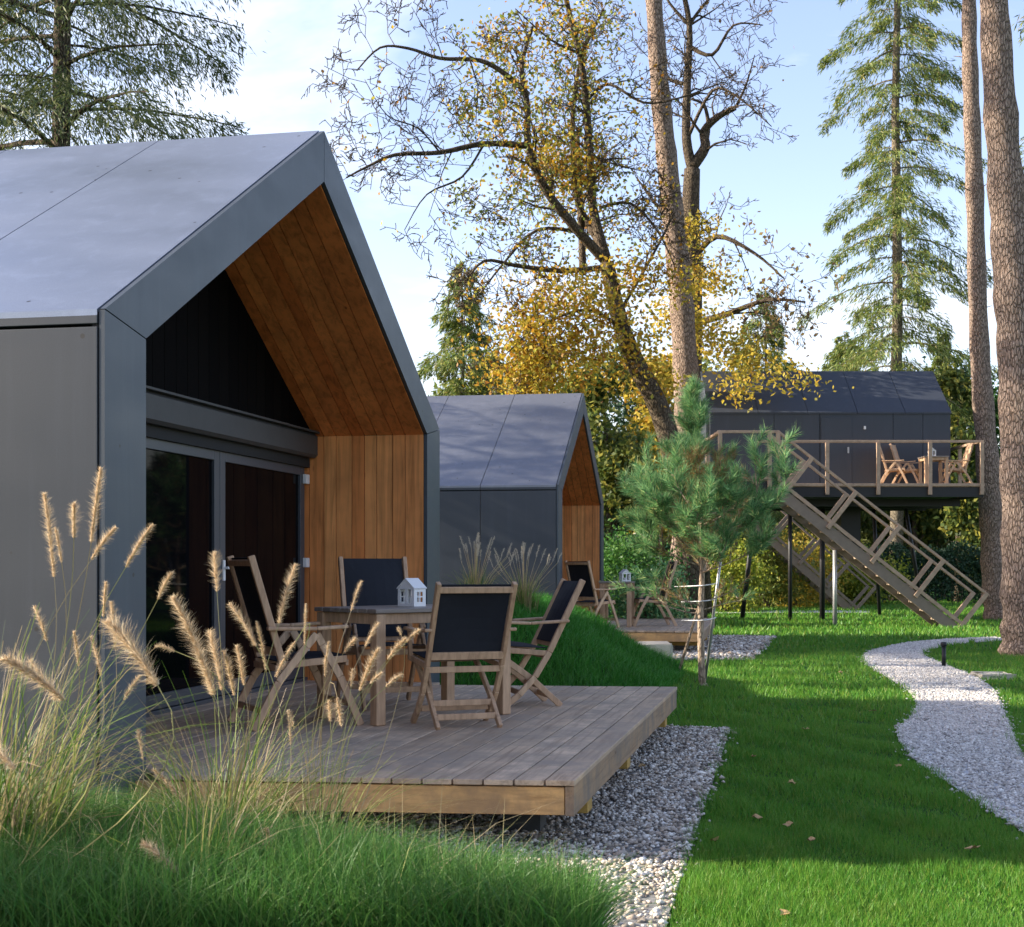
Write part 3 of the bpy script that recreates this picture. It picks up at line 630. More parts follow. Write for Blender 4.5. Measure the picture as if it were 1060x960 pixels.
# ------------------------------------------------------------------ chairs, tables, lanterns
def make_chair(name,label,high,group,loc,rz,fabric=None):
    root=empty(name,loc,rz); tag(root,label,'chair',group); T=M['teak']; hw=.27; TX=fabric or M['textile']
    top=1.10 if high else .93; lean=.30 if high else .36
    zb=.40; yb=-.16 if high else -.20; yt=yb-lean*(top-zb)*(1.0 if high else 1.35)
    def post(x,z): # point on back line at height z
        return (x,yb+(yt-yb)*(z-zb)/(top-zb),z)
    for s in (-1,1):
        b=MB()
        if high: b.bar(post(s*hw*.93,zb-.02),post(s*hw*.93,top),.032,.045)
        else: px_=s*hw*.93; b.arc([post(px_,top),post(px_,zb),(px_,-.09,.22),(px_,.03,.09),(px_,.15,0)],.030,.045)
        b.build('back_post',T,root,bevel=.006)
        # crossing legs meeting under the arm
        ax=s*(hw+.012)
        if not high:
            ix=s*(hw-.062); b=MB(); b.arc([(ix,-.30,0),(ix,-.08,.20),(ix,.10,.33),(ix,.26,.43)],.026,.045); b.build('leg',T,root,bevel=.005)
            b=MB(); b.bar((ax-s*.03,.20,.42),(ax-s*.01,.15,.61),.024,.035); b.build('arm_support',T,root,bevel=.004)
            b=MB(); b.arc([(ax,post(0,.63)[1]-.03,.63),(ax,-.05,.615),(ax,.19,.625)],.05,.022); b.build('armrest',T,root,bevel=.008)
            b=MB(); b.bar((s*(hw-.025),-.20,.39),(s*(hw-.025),.26,.43),.024,.04); b.build('seat_rail',T,root,bevel=.005)
            continue
        b=MB(); b.arc([(ax,-.36,0.0),(ax,-.20,.30),(ax,-.02,.52),(ax,.05,.60)],.026,.05); b.build('leg',T,root,bevel=.005)
        b=MB(); b.arc([(ax-s*.028,.36,0.0),(ax-s*.028,.22,.32),(ax-s*.028,.10,.53),(ax-s*.028,.06,.60)],.024,.05); b.build('leg',T,root,bevel=.005)
        b=MB(); b.arc([post(ax,.645)[0:1]+(post(ax,.645)[1]-.04,.640),(ax,.05,.635),(ax,.26,.645)],.055,.024); b.build('armrest',T,root,bevel=.008)
        b=MB(); b.bar((s*(hw-.03),-.20,.40),(s*(hw-.03),.27,.435),.026,.045); b.build('seat_rail',T,root,bevel=.005)
    n=6
    def panel(p0,p1,sag,w,mbname):
        b=MB(); p0=Vector(p0);p1=Vector(p1); nrm=(p1-p0).cross(Vector((1,0,0))).normalized(); V=[];Fs=[]; k=7
        for i in range(n+1):
            for j in range(k):
                x=-w+2*w*j/(k-1); q=p0+(p1-p0)*i/n; q=q+nrm*sag*(1-(x/w)**2)*math.sin(math.pi*i/n)
                V.append((x,q.y,q.z))
        N=len(V); V+= [tuple(Vector(v)+nrm*.006) for v in V]
        for i in range(n):
            for j in range(k-1):
                a=i*k+j; Fs.append((a,a+1,a+k+1,a+k)); Fs.append((N+a,N+a+k,N+a+k+1,N+a+1))
        for i in range(n): Fs.append((i*k,i*k+k,N+i*k+k,N+i*k)); Fs.append((i*k+k-1,N+i*k+k-1,N+i*k+2*k-1,i*k+2*k-1))
        for j in range(k-1): Fs.append((j,N+j,N+j+1,j+1)); Fs.append((n*k+j,n*k+j+1,N+n*k+j+1,N+n*k+j))
        b.add(V,Fs); return b.build(mbname,TX,root,smooth=False)
    z1=.50 if high else .47
    panel(post(0,z1),post(0,top-.012),.03,hw*.90-.014,'backrest')
    panel((0,-.19,.432),(0,.27,.462),-.025,hw-.045,'seat')
    b=MB(); b.bar((-hw*.9,post(0,top-.045)[1]-.012,top-.045),(hw*.9,post(0,top-.045)[1]-.012,top-.045),.022,.04,(0,1,.2)); b.build('back_rail',T,root,bevel=.004)
    b=MB(); b.bar((-hw*.9,post(0,z1)[1]-.012,z1-.01),(hw*.9,post(0,z1)[1]-.012,z1-.01),.022,.05,(0,1,.2)); b.build('back_rail',T,root,bevel=.004)
    for (y,z,x) in (((-.30,.12,hw),(.30,.14,hw-.02),(-.20,.385,hw-.02),(.27,.41,hw-.02)) if high else ((-.235,.07,hw-.075),(-.14,.15,hw-.075),(.02,.105,hw-.04),(.265,.41,hw-.07),(-.19,.37,hw-.03))):
        b=MB(); b.bar((-x,y,z),(x,y,z),.02,.04,(0,1,0)); b.build('stretcher',T,root,bevel=.004)
    return root
def facing(dx,dy): return math.atan2(-dx,dy)      # local +y looks along (dx,dy)
DZ=.382
gA='dark fabric chairs round the near deck table'
ch1=make_chair('folding_armchair','upright high backed chair seen side on, left of the near table before the black door',True,gA,(-1.42,9.50,DZ),facing(.90,.44))
make_chair('folding_armchair','high backed chair with its dark back against the cedar wall, behind the near table',True,gA,(-.94,10.75,DZ),facing(.35,-.94))
make_chair('folding_armchair','low chair seen from behind in front of the near table',False,gA,(-.37,9.52,DZ),facing(-.33,.94))
make_chair('folding_armchair','leaning low chair on the right of the near table beside the grass mound',False,gA,(.02,10.85,DZ),facing(-.97,-.24))

def make_table(label,c,d,L,Wd,z,group,h=.755,legs=None):
    rz=math.atan2(d[1],d[0]); root=empty('outdoor_table',(c[0],c[1],z),rz); tag(root,label,'table',group)
    t=MB(); n=7; y=-Wd/2
    for i in range(n):
        y1=y+Wd/n; t.box(-L/2,L/2,y+.003,y1-.003,h-.028,h); y=y1
    t.build('tabletop',M['tabletop'],root,bevel=.004)
    a=MB(); 
    a.box(-L/2+.05,L/2-.05,-Wd/2+.035,-Wd/2+.058,h-.10,h-.03); a.box(-L/2+.05,L/2-.05,Wd/2-.058,Wd/2-.035,h-.10,h-.03)
    a.box(-L/2+.035,-L/2+.058,-Wd/2+.06,Wd/2-.06,h-.10,h-.03); a.box(L/2-.058,L/2-.035,-Wd/2+.06,Wd/2-.06,h-.10,h-.03); a.build('apron',M['teak'],root,bevel=.003)
    for sx in (-1,1):
        for sy in (-1,1):
            l=MB(); x=sx*(L/2-.05); y=sy*(Wd/2-.05); l.box(x-.037,x+.037,y-.037,y+.037,0,h-.032); l.build('leg',M['teak'],root,bevel=.006)
    return root
gT='teak tables on the decks'
make_table('square edged table on the near deck holding a white house lantern',(-.67,10.0),(.75,.66),1.18,.72,DZ,gT)
def make_lantern(label,loc,rz,s=1.0):
    root=empty('house_lantern',loc,rz); root.scale=(s,s,s); tag(root,label,'lantern','white lanterns standing on tables'); w,d,h,p=.075,.06,.13,.19; t=.006
    b=MB()
    # two gable ends with window openings, built as bars
    for y in (-d,d-t):
        for x0,x1,z0,z1 in ((-w,-w+.02,0,h),(w-.02,w,0,h),(-w+.02,w-.02,0,.02),(-w+.02,w-.02,h-.012,h),(-.008,.008,.02,h-.012)):
            b.box(x0,x1,y,y+t,z0,z1)
        b.prism([(-w,h),(w,h),(0,p)],'y',y,y+t)
    for x in (-w,w-t):
        for y0,y1,z0,z1 in ((-d+t,-.030,0,h),(.030,d-t,0,h),(-.030,.030,0,.03),(-.030,.030,h-.03,h),(-.005,.005,.03,h-.03),(-.030,-.005,.062,.070),(.005,.030,.062,.070)):
            b.box(x,x+t,y0,y1,z0,z1)
    b.build('body',M['white'],root)
    r=MB(); r.prism([(-w-.006,h-.004),(0,p+.004),(0,p-.006),(-w-.002,h-.012)],'y',-d-.006,d+.006); r.prism([(w+.006,h-.004),(0,p+.004),(0,p-.006),(w+.002,h-.012)],'y',-d-.006,d+.006); r.build('roof',M['white'],root)
    c=MB(); c.tube([(0,0,.001),(0,0,.06)],[.022,.022],12); c.build('candle',M['white'],root)
    return root
make_lantern('white house shaped lantern on the near deck table',(-.69,9.98,DZ+.757),R(-38))

# far deck set
gB='dark fabric chairs on the middle cabin deck'
def on2(u,v): return L2W(u,v,CAB2,AL2)
x,y=on2(.40,1.15); make_chair('folding_armchair','chair with black back against the middle cabin, left of its small table',True,gB,(x,y,DZ),facing(.72,.69))
x,y=on2(1.28,2.3); make_chair('folding_armchair','chair on the far deck right of the small table, under the pine branches',True,gB,(x,y,DZ),facing(-.9,-.1))
x,y=on2(.72,2.0); make_table('small table on the far deck with a white lantern',(x,y),(.985,-.17),.55,.7,DZ,gT)
make_lantern('small white lantern on the far deck table',(x+.12,y-.1,DZ+.757),R(20),1.05)
# stone block at the far deck
def rock(label,loc,s,seed):
    me=bpy.data.meshes.new('stone_block'); bm=bmesh.new(); bmesh.ops.create_cube(bm,size=1); bmesh.ops.bevel(bm,geom=bm.edges[:],offset=.04,segments=2,affect='EDGES'); bmesh.ops.subdivide_edges(bm,edges=bm.edges[:],cuts=1,use_grid_fill=True)
    rr=random.Random(seed)
    for v in bm.verts: v.co=Vector((v.co.x*s[0],v.co.y*s[1],v.co.z*s[2]))+Vector([rr.uniform(-.02,.02) for _ in range(3)])
    bm.to_mesh(me); bm.free(); me.materials.append(M['rock']); o=link(bpy.data.objects.new('stone_block',me)); o.location=loc; return tag(o,label,'stone')
p=G(674,686); rock('beige stone block on the lawn at the corner of the far deck',(p[0],p[1]+.2,.13),(.62,.5,.28),3)
p=G(1028,702); rock('flat pale stone slab in the lawn right of the path',(p[0],p[1],.02),(.42,.5,.07),5)

# path light
p=G(977,692); root=empty('path_light',(p[0],p[1],0)); tag(root,'slim black bollard light standing at the inside bend of the white path','bollard light')
b=MB(); b.tube([(0,0,0),(0,0,.30)],[.028,.028],12); b.build('post',M['steel'],root,True)
b=MB(); b.tube([(0,0,.30),(0,0,.306),(0,0,.35),(0,0,.36)],[.03,.042,.042,.03],14); b.build('head',M['steel'],root,True)

# ------------------------------------------------------------------ stilt cabin, its stairs and terrace
def stair(root,ox,oy,XT,XF,ZT,y0,y1,off,rm='rail'):
    """stairs falling to +x from (XT,ZT) to (XF,0) between depths y0,y1; coordinates minus (ox,oy)"""
    st=empty('staircase',(0,0,0)) if root is not None else off
    if root is not None: st.parent=root
    T=Vector((XT-ox,0,ZT)); B=Vector((XF-ox,0,0)); d=(B-T).normalized(); nrm=Vector((-d.z,0,d.x)); 
    if nrm.z<0: nrm=-nrm
    Ls=(B-T).length
    for y in (y0-oy,y1-oy):
        b=MB(); Y=Vector((0,y,0)); b.bar(T+Y-nrm*.10,B+Y-nrm*.10+d*.05,.05,.24,(0,1,0)); b.build('stringer',M['stringer'],st,bevel=.005)
        r=MB(); r.bar(T+Y+nrm*.95-d*.74,B+Y+nrm*.95+d*.02,.09,.055,(0,1,0)); r.build('handrail',M[rm],st,bevel=.006)
        r=MB(); r.bar(T+Y+nrm*.08+Vector((0,-.04,0)),B+Y+nrm*.08+Vector((0,-.04,0)),.04,.08,(0,1,0)); r.build('bottom_rail',M[rm],st,bevel=.006)
        for t in (.04,.28,.52,.76,.995):
            p=T+d*Ls*t+Y+Vector((0,-.05,0)); r=MB(); r.bar(p-nrm*.08,p+nrm*.97,.055,.10,(0,1,0)); r.build('baluster',M[rm],st,bevel=.006)
    n=16
    for i in range(1,n):
        p=T+(B-T)*i/n; t=MB(); t.box(p.x-.16,p.x+.15,y0-oy+.03,y1-oy-.03,p.z-.045,p.z); t.build('tread',M['tread'],st,bevel=.004)
    return st
RX,RY=8.0,36.0; FZ=3.32
th=empty('stilt_cabin',(RX,RY,0)); tag(th,'dark charcoal cabin raised on black steel legs with timber railing and long stair','raised cabin')
def lx(x): return x-RX
def ly(y): return y-RY
X0,X1,YF,YB=4.99,11.05,36.5,39.7; EZ=5.25; AZ=6.50; YM=(YF+YB)/2
w=MB(); xs=[X0,6.6,7.75,9.6,10.35,X1]
for a,b in zip(xs[:-1],xs[1:]): w.box(lx(a)+.006,lx(b)-.006,ly(YF),ly(YF)+.04,FZ-.02,EZ-.03)
w.build('wall',M['clad_dark'],th)
w=MB(); 
for a,b in ((YF+.045,37.6),(37.6,38.7),(38.7,YB)): w.box(lx(X1)-.04,lx(X1),ly(a)+.005,ly(b)-.005,FZ-.02,EZ-.03); w.box(lx(X0),lx(X0)+.04,ly(a)+.005,ly(b)-.005,FZ-.02,EZ-.03)
w.prism([(ly(YF)+.05,EZ-.03),(ly(YB),EZ-.03),(ly(YM),AZ-.05)],'x',lx(X1)-.04,lx(X1)-.002); w.prism([(ly(YF)+.05,EZ-.03),(ly(YB),EZ-.03),(ly(YM),AZ-.05)],'x',lx(X0)+.002,lx(X0)+.04)
w.box(lx(X0),lx(X1),ly(YB)-.04,ly(YB),FZ,EZ-.05); w.build('wall',M['clad_dark'],th)
c=MB(); c.box(lx(X0)+.05,lx(X1)-.05,ly(YF)+.05,ly(YB)-.05,FZ-.01,EZ-.04); c.build('wall_core',M['core'],th)
for s in (0,1):
    r=MB(); x=X0-.02; st=[X0-.03,6.2,7.45,8.7,9.9,X1+.02]
    for a,b in zip(st[:-1],st[1:]):
        if s==0: poly=[(ly(YF)-.03,EZ),(ly(YM)-.002,AZ),(ly(YM)-.002,AZ-.04),(ly(YF)-.03,EZ-.04)]
        else: poly=[(ly(YB)+.03,EZ),(ly(YM)+.002,AZ),(ly(YM)+.002,AZ-.04),(ly(YB)+.03,EZ-.04)]
        r.prism(poly,'x',lx(a)+.006,lx(b)-.006)
    r.build('roof',M['clad_dark'],th)
d=MB(); d.box(lx(7.78),lx(8.55),ly(YF)-.03,ly(YF)-.004,FZ+.01,FZ+1.80); dd=d.build('door',M['clad_dark'],th,bevel=.004)
h=MB(); h.box(lx(8.44),lx(8.48),ly(YF)-.06,ly(YF)-.032,FZ+.9,FZ+1.05); h.build('handle',M['galv'],dd)
h=MB(); h.box(lx(8.86),lx(8.90),ly(YF)-.06,ly(YF)-.002,FZ+1.50,FZ+1.58); h.build('wall_lamp',M['white'],th)
# platform
p=MB(); 
x=4.64
while x<11.36: 
    x1=min(x+.14,11.36); p.box(lx(x)+.003,lx(x1)-.003,ly(35.0 if x>5.94 else 32.45),ly(36.49),FZ-.03,FZ); x=x1
p.build('terrace_boards',M['deck'],th)
p=MB(); p.box(lx(5.98),lx(11.38),ly(34.98),ly(35.06),FZ-.27,FZ-.035); p.box(lx(11.30),lx(11.38),ly(35.07),ly(39.9),FZ-.27,FZ-.035); p.box(lx(4.64),lx(5.96),ly(32.42),ly(32.50),FZ-.25,FZ-.035)
p.box(lx(4.64),lx(4.72),ly(32.52),ly(39.9),FZ-.27,FZ-.035); p.box(lx(4.75),lx(11.28),ly(35.1),ly(39.9),FZ-.20,FZ-.05)
for yy in (35.9,37.4,38.9): p.box(lx(4.9),lx(11.1),ly(yy),ly(yy)+.12,FZ-.46,FZ-.28)
p.box(lx(5.89),lx(5.97),ly(32.52),ly(34.97),FZ-.25,FZ-.035)
p.build('platform_frame',M['steel'],th)
for (x0,y0,x1,y1,r) in ((8.05,37.6,8.05,37.6,.07),(6.3,37.4,5.9,37.2,.06),(10.55,38.9,11.25,39.6,.05),(9.7,38.9,10.0,39.4,.05),(5.6,38.9,5.0,39.5,.05),(6.9,35.95,6.9,35.95,.05)):
    b=MB(); b.tube([(lx(x1),ly(y1),-.05),(lx(x0),ly(y0),FZ-.28)],[r,r],8); b.build('leg',M['steel'],th,True)
b=MB(); b.box(lx(8.45),lx(8.95),ly(37.2),ly(37.7),1.6,FZ-.28); b.build('steel_column',M['steel'],th)  # short upper length of the thick steel column under the platform
b=MB(); b.tube([(lx(7.42),ly(33.3),-.05),(lx(7.42),ly(33.3),1.75)],[.05,.05],8); b.build('leg',M['galv'],th,True)
# terrace rail
def rail(name,pts,w=.09,t=.055): 
    b=MB(); b.bar(*[(lx(a),ly(bb),c) for a,bb,c in pts],w,t,(0,0,1)); b.build(name,M['rail'],th,bevel=.006)
ZR=FZ+1.07
rail('handrail',((5.96,35.02,ZR),(11.40,35.02,ZR)),.06,.09); rail('handrail',((4.60,32.44,ZR),(5.98,32.44,ZR)),.06,.09)
rail('handrail',((4.66,32.50,ZR),(4.66,36.4,ZR)),.06,.09); rail('handrail',((11.34,35.08,ZR),(11.34,38.4,ZR)),.06,.09)
rail('bottom_rail',((5.99,34.95,FZ+.02),(11.40,34.95,FZ+.02)),.07,.04); rail('bottom_rail',((4.60,32.39,FZ+.04),(5.80,32.39,FZ+.04)),.07,.04)
for (x,y) in ((7.6,34.93),(8.83,34.93),(10.08,34.93),(11.33,34.93),(11.34,36.7),(11.34,38.3),(5.76,32.38),(5.95,32.38),(4.65,32.38),(4.66,34.5)):
    b=MB(); z0=FZ-.22; b.box(lx(x)-.045,lx(x)+.045,ly(y)-.03,ly(y)+.03,z0,ZR-.03); b.build('rail_post',M['rail'],th,bevel=.005)
stair(th,RX,RY,5.96,10.04,3.18,32.42,33.35,None)
# furniture on the terrace
gC='chairs on the raised terrace'
FA='folding_armchair'
ltx=bpy.data.materials['teak']
for (x,y,dx,dy,l) in ((9.42,35.75,.95,-.3,'leftmost chair on the raised terrace, back to the dark wall'),(9.85,36.1,.9,-.45,'chair just behind the leftmost one on the raised terrace'),(10.95,35.75,-1,.05,'chair at the right corner of the raised terrace rail')):
    make_chair(FA,l,True,gC,(x,y,FZ+.002),facing(dx,dy),M['teak'])
make_table('table on the raised terrace between folding chairs',(10.35,35.6),(1,0),.6,.6,FZ+.002,gT,.74)
make_lantern('small white lantern on the raised terrace table',(10.3,35.55,FZ+.745),0,1.1)

# second staircase further back
s2=empty('timber_staircase',(8,45,0)); tag(s2,'dark shaded timber staircase seen under the raised cabin, falling to the right','staircase')
stair(None,8,45,7.05,10.58,3.1,44.6,45.6,s2,'stringer')  # rails in the dark stringer wood, the shade put into their colour
b=MB(); b.box(-3.6,-.98,-.45,2.5,2.95,3.08); b.build('landing',M['stringer'],s2)
for x,y in ((-3.4,-.3),(-1.1,-.3),(-3.4,2.3),(-1.1,2.3)):
    b=MB(); b.tube([(x,y,-.05),(x,y,2.95)],[.06,.06],8); b.build('leg',M['steel'],s2)

# ------------------------------------------------------------------ trees
def cat(pts,k=4):
    q=[Vector(p) for p in pts]; out=[]
    for i in range(len(q)-1):
        p0=q[max(i-1,0)];p1=q[i];p2=q[i+1];p3=q[min(i+2,len(q)-1)]
        for j in range(k):
            t=j/k; out.append(.5*((2*p1)+(-p0+p2)*t+(2*p0-5*p1+4*p2-p3)*t*t+(-p0+3*p1-3*p2+p3)*t**3))
    out.append(q[-1]); return out
def limb(mb,pts,r0,r1,n=7,k=4,pw=1.0):
    q=cat(pts,k); m=len(q); mb.tube(q,[r0+(r1-r0)*(i/(m-1))**pw for i in range(m)],n,True); return q
def sprout(mb,q,r0,r1,lvl,per_m,length,ends,rr,t0=.15,up=.25,spread=1.0,sides=(5,4,3,3),curl=.25):
    """side branches along polyline q, recursively"""
    seg=[(q[i+1]-q[i]).length for i in range(len(q)-1)]; tot=sum(seg)
    n=max(2,int(tot*per_m)); 
    for j in range(n):
        t=t0+(1-t0)*(j+rr.random())/n; s=t*tot; i=0
        while i<len(seg)-1 and s>seg[i]: s-=seg[i]; i+=1
        p=q[i].lerp(q[i+1],min(1,s/max(seg[i],1e-6))); tan=(q[i+1]-q[i]).normalized()
        rnd=Vector((rr.gauss(0,1),rr.gauss(0,1),rr.gauss(0,1))); side=(rnd-tan*rnd.dot(tan)).normalized()
        d=(tan*rr.uniform(.35,.9)+side*spread*rr.uniform(.5,1)+Vector((0,0,up))).normalized()
        L=length*rr.uniform(.45,1.15)*(1-.45*t); pts=[p]; dd=d
        for k in range(3):
            dd=(dd+Vector((rr.gauss(0,curl),rr.gauss(0,curl),rr.gauss(0,curl)+up*.15))).normalized(); pts.append(pts[-1]+dd*L/3)
        rb=(r0+(r1-r0)*t)*rr.uniform(.4,.6)
        m=4; mb.tube(pts,[max(.0085,rb*(1-.75*a/(m-1))) for a in range(m)],sides[min(lvl,3)],False)
        ends.append((pts[-1],pts[1],lvl))
        if lvl>0: sprout(mb,pts,rb,rb*.3,lvl-1,per_m*1.55,length*.52,ends,rr,.15,up,spread,sides,curl)
def rel(o,pts): return [Vector(p)-Vector(o) for p in pts]
def blob_points(blobs,n,shell=.35):
    """points in fuzzy clumps of the given (centre, radii, weight)"""
    w=np.array([b[2] for b in blobs],float); w/=w.sum(); idx=nr.choice(len(blobs),n,p=w)
    C=np.array([b[0] for b in blobs])[idx]; Rr=np.array([b[1] for b in blobs])[idx]
    d=unit(nr.normal(size=(n,3))); r=nr.uniform(0,1,(n,1))**shell
    return C+d*r*Rr
def clumpy(blobs,nclump,per,cr,mat_split=None):
    c=blob_points(blobs,nclump); d=np.repeat(c,per,0)+nr.normal(size=(nclump*per,3))*cr*np.array([1,1,.6]); return d

# --- big autumn tree behind the middle cabin
D=34.0; ob=(4.15,D,0)
def o8(L,D=34.0,dz=0):   # points read off the photograph (zoomed crop)
    return [P(350+a/2.182,b/2.182,D+dd)-Vector(ob) for a,b,dd in L]
big=empty('autumn_oak',ob); tag(big,'large half bare autumn tree leaning left behind the middle cabin with orange and yellow leaves','tree')
tm=MB(); ends=[]; rr=random.Random(5)
trunk=[Vector((.15,0,0)),P(707,520,D)-Vector(ob),P(685,430,D)-Vector(ob),P(656,372,D)-Vector(ob),P(640,326,D)-Vector(ob),P(628,272,D)-Vector(ob)]
limbs=[(trunk,.31,.17,9),
 (o8([(605,590,0),(540,520,-.4),(470,430,-.8),(430,330,-1),(428,240,-1),(415,150,-.7),(440,60,-.3)]),.17,.04,7),
 (o8([(605,585,0),(575,470,.3),(568,350,.6),(560,230,.8),(545,120,.6),(515,0,.3),(500,-120,0)]),.17,.05,7),
 (o8([(600,560,0),(550,480,1),(535,400,1.4),(530,260,1.7),(550,130,2),(600,20,2.2)]),.14,.03,6),
 (o8([(432,330,-1),(330,325,-1.4),(230,345,-1.6),(130,350,-1.8),(70,375,-1.8),(18,402,-1.9)]),.10,.018,6),
 (o8([(430,215,-1),(380,170,-1.2),(320,137,-1.4),(230,132,-1.5),(160,110,-1.6),(95,108,-1.6),(42,160,-1.6)]),.09,.015,6),
 (o8([(600,605,0),(500,612,-.6),(400,600,-1.2),(330,590,-1.6),(285,640,-1.8)]),.10,.018,6),
 (o8([(545,525,0),(450,520,-.7),(370,600,-1.3),(310,680,-1.6)]),.07,.015,5),
 (o8([(230,345,-1.6),(180,290,-1.8),(110,260,-2),(60,180,-2.1)]),.04,.01,4),
 (o8([(330,325,-1.4),(280,400,-1.7),(200,440,-2),(150,520,-2.1)]),.045,.01,4),
 (o8([(553,620,.5),(548,480,.8),(540,300,1.2)]),.13,.05,6),
 (o8([(560,230,.8),(610,190,.4),(690,232,0),(770,222,-.3),(860,190,-.4)]),.06,.015,5),
 (o8([(590,470,.2),(660,460,0),(720,520,-.2),(760,600,-.4)]),.06,.015,5),
 (o8([(570,350,.5),(620,370,.3),(700,390,.2)]),.045,.01,4),
 (o8([(640,740,0),(560,700,-.8),(450,740,-1.4),(380,800,-1.8)]),.07,.015,5),
 (o8([(545,120,.6),(480,90,0),(400,20,-.5)]),.05,.012,5),
 (o8([(640,700,0),(720,560,.8),(760,480,1.2)]),.07,.015,5)]
for L,r0,r1,n in limbs:
    if L is not trunk: r0*=.75
    q=limb(tm,L,r0,r1,n); 
    if L is not trunk: sprout(tm,q,r0*.8,r1,3,2.3,2.1,ends,rr,.18,.02,1.0,(5,3,3,3),.3)
tm.build('trunk',M['bark_dark'],big,True)
E=np.array([tuple(e[0]) for e in ends]); 
def px_of(E,o):  # project to photo for picking leafy zones
    W=E+np.array(o); return CX+W[:,0]/W[:,1]*F, HY-(W[:,2]-HC)/W[:,1]*F
px,py=px_of(E,ob); print('OAK ends',len(E))
zones=[((548,45),60,.9),((575,15),50,1.0),((555,150),45,1.1),((590,175),40,1.1),((520,110),50,.7),((620,60),45,.5),((610,290),80,1.2),((560,350),70,1.2),((500,170),50,.35),((640,130),60,.35),((660,320),60,1),((650,220),60,.35)]
prob=np.full(len(E),.035)
for (c,r,a) in zones: prob=np.maximum(prob,a*np.exp(-((px-c[0])**2+(py-c[1])**2)/(r*r)))
k=nr.uniform(0,1,len(E))<prob; Es=E[k]
C=np.repeat(Es,2,0)+nr.normal(size=(len(Es)*2,3))*.16
np_mesh('crown',leaf_quads(C,.11,.07),4,M['leaf_autumn'],big)
sel=E[(nr.uniform(0,1,len(E))<.20)&((py<280)&(px>470)&(px<650))]
C=np.repeat(sel,6,0)+nr.normal(size=(len(sel)*6,3))*.25; np_mesh('crown',leaf_quads(C,.11,.065),4,M['leaf_olive'],big)
bl=[(tuple(P(a,b,D+dd)-Vector(ob)),(r/44,r/44,r/60),w) for a,b,r,dd,w in ((560,335,40,-1.5,1),(600,310,45,-1,1.3),(640,350,40,-.5,1),(585,375,50,-1,1.2),(540,380,35,-1,.8),(650,290,35,0,.7),(560,160,26,0,.5),(595,180,26,.5,.5),(700,290,30,0,.4),(670,400,30,.5,.6))]
np_mesh('crown',leaf_quads(clumpy(bl,280,15,.28),.12,.075),4,M['leaf_yellow'],big); np_mesh('crown',leaf_quads(clumpy(bl,260,14,.3),.12,.075),4,M['leaf_autumn'],big)

# --- bare tree right behind the near pine trunk
bb=(5.2,40.0,0)
def o7(L): return [P(650+a/2.285,b/2.285,40+dd)-Vector(bb) for a,b,dd in L]
bt=empty('bare_tree',bb); tag(bt,'mostly bare dark tree with twisted forked crown just right of the middle pine trunk','tree')
tm=MB(); ends=[]; rr=random.Random(9)
for L,r0,r1,n in ((([Vector((0,0,0))]+o7([(150,1000,0),(152,700,0),(148,520,0),(152,400,0)])),.34,.22,8),
  (o7([(152,400,0),(138,330,0),(140,200,.3),(145,60,.4),(120,-60,.4)]),.16,.06,7),
  (o7([(152,395,0),(182,350,0),(180,310,0),(215,275,-.2),(255,255,-.3)]),.17,.07,7),
  (o7([(182,350,0),(190,300,.3),(180,250,.3),(150,235,.4)]),.08,.03,5),
  (o7([(145,110,.4),(200,130,0),(250,60,-.3),(320,60,-.5)]),.07,.015,5),
  (o7([(255,255,-.3),(280,200,-.4),(300,130,-.5)]),.05,.012,5),
  (o7([(140,200,.3),(90,180,.6),(40,90,.8)]),.07,.015,5),
  (o7([(140,330,0),(200,215,-.4),(260,230,-.8),(340,300,-1)]),.06,.012,5),
  (o7([(140,770,0),(230,745,-.6),(330,710,-1.2),(420,715,-1.6)]),.12,.02,6),
  (o7([(150,620,0),(210,560,-.5),(300,600,-1),(370,660,-1.3)]),.10,.02,6),
  (o7([(150,560,0),(80,500,.5),(20,420,1)]),.09,.02,5),
  (o7([(145,60,.4),(100,10,.4),(60,-60,.4)]),.06,.015,5),(o7([(145,60,.4),(190,0,.4),(260,-60,.4)]),.06,.015,5)):
    q=limb(tm,L,r0,r1,n)
    if r0<.3: sprout(tm,q,r0*.7,r1,3,1.9,2.1,ends,rr,.22,.08,1.0,(5,3,3,3),.3)
tm.build('trunk',M['bark_dark'],bt,True)
E=np.array([tuple(e[0]) for e in ends]); px,py=px_of(E,bb)
k=(nr.uniform(0,1,len(E))<np.where(py>215,.45,.02)); Es=E[k]; C=np.repeat(Es,2,0)+nr.normal(size=(len(Es)*2,3))*.2
np_mesh('crown',leaf_quads(C,.16,.09),4,M['leaf_brown'],bt)
bl=[(tuple(P(a,b,38+dd)-Vector(bb)),(r/40,r/40,r/55),w) for a,b,r,dd,w in ((700,330,30,0,1),(735,290,25,0,.6),(740,350,35,0,1),(775,375,26,-1,.6),(800,385,22,-2,.25),(770,400,18,-2,.25),(720,240,18,0,.4),(830,392,18,-2.4,.12))]
np_mesh('crown',leaf_quads(clumpy(bl,250,14,.28),.13,.08),4,M['leaf_yellow'],bt)

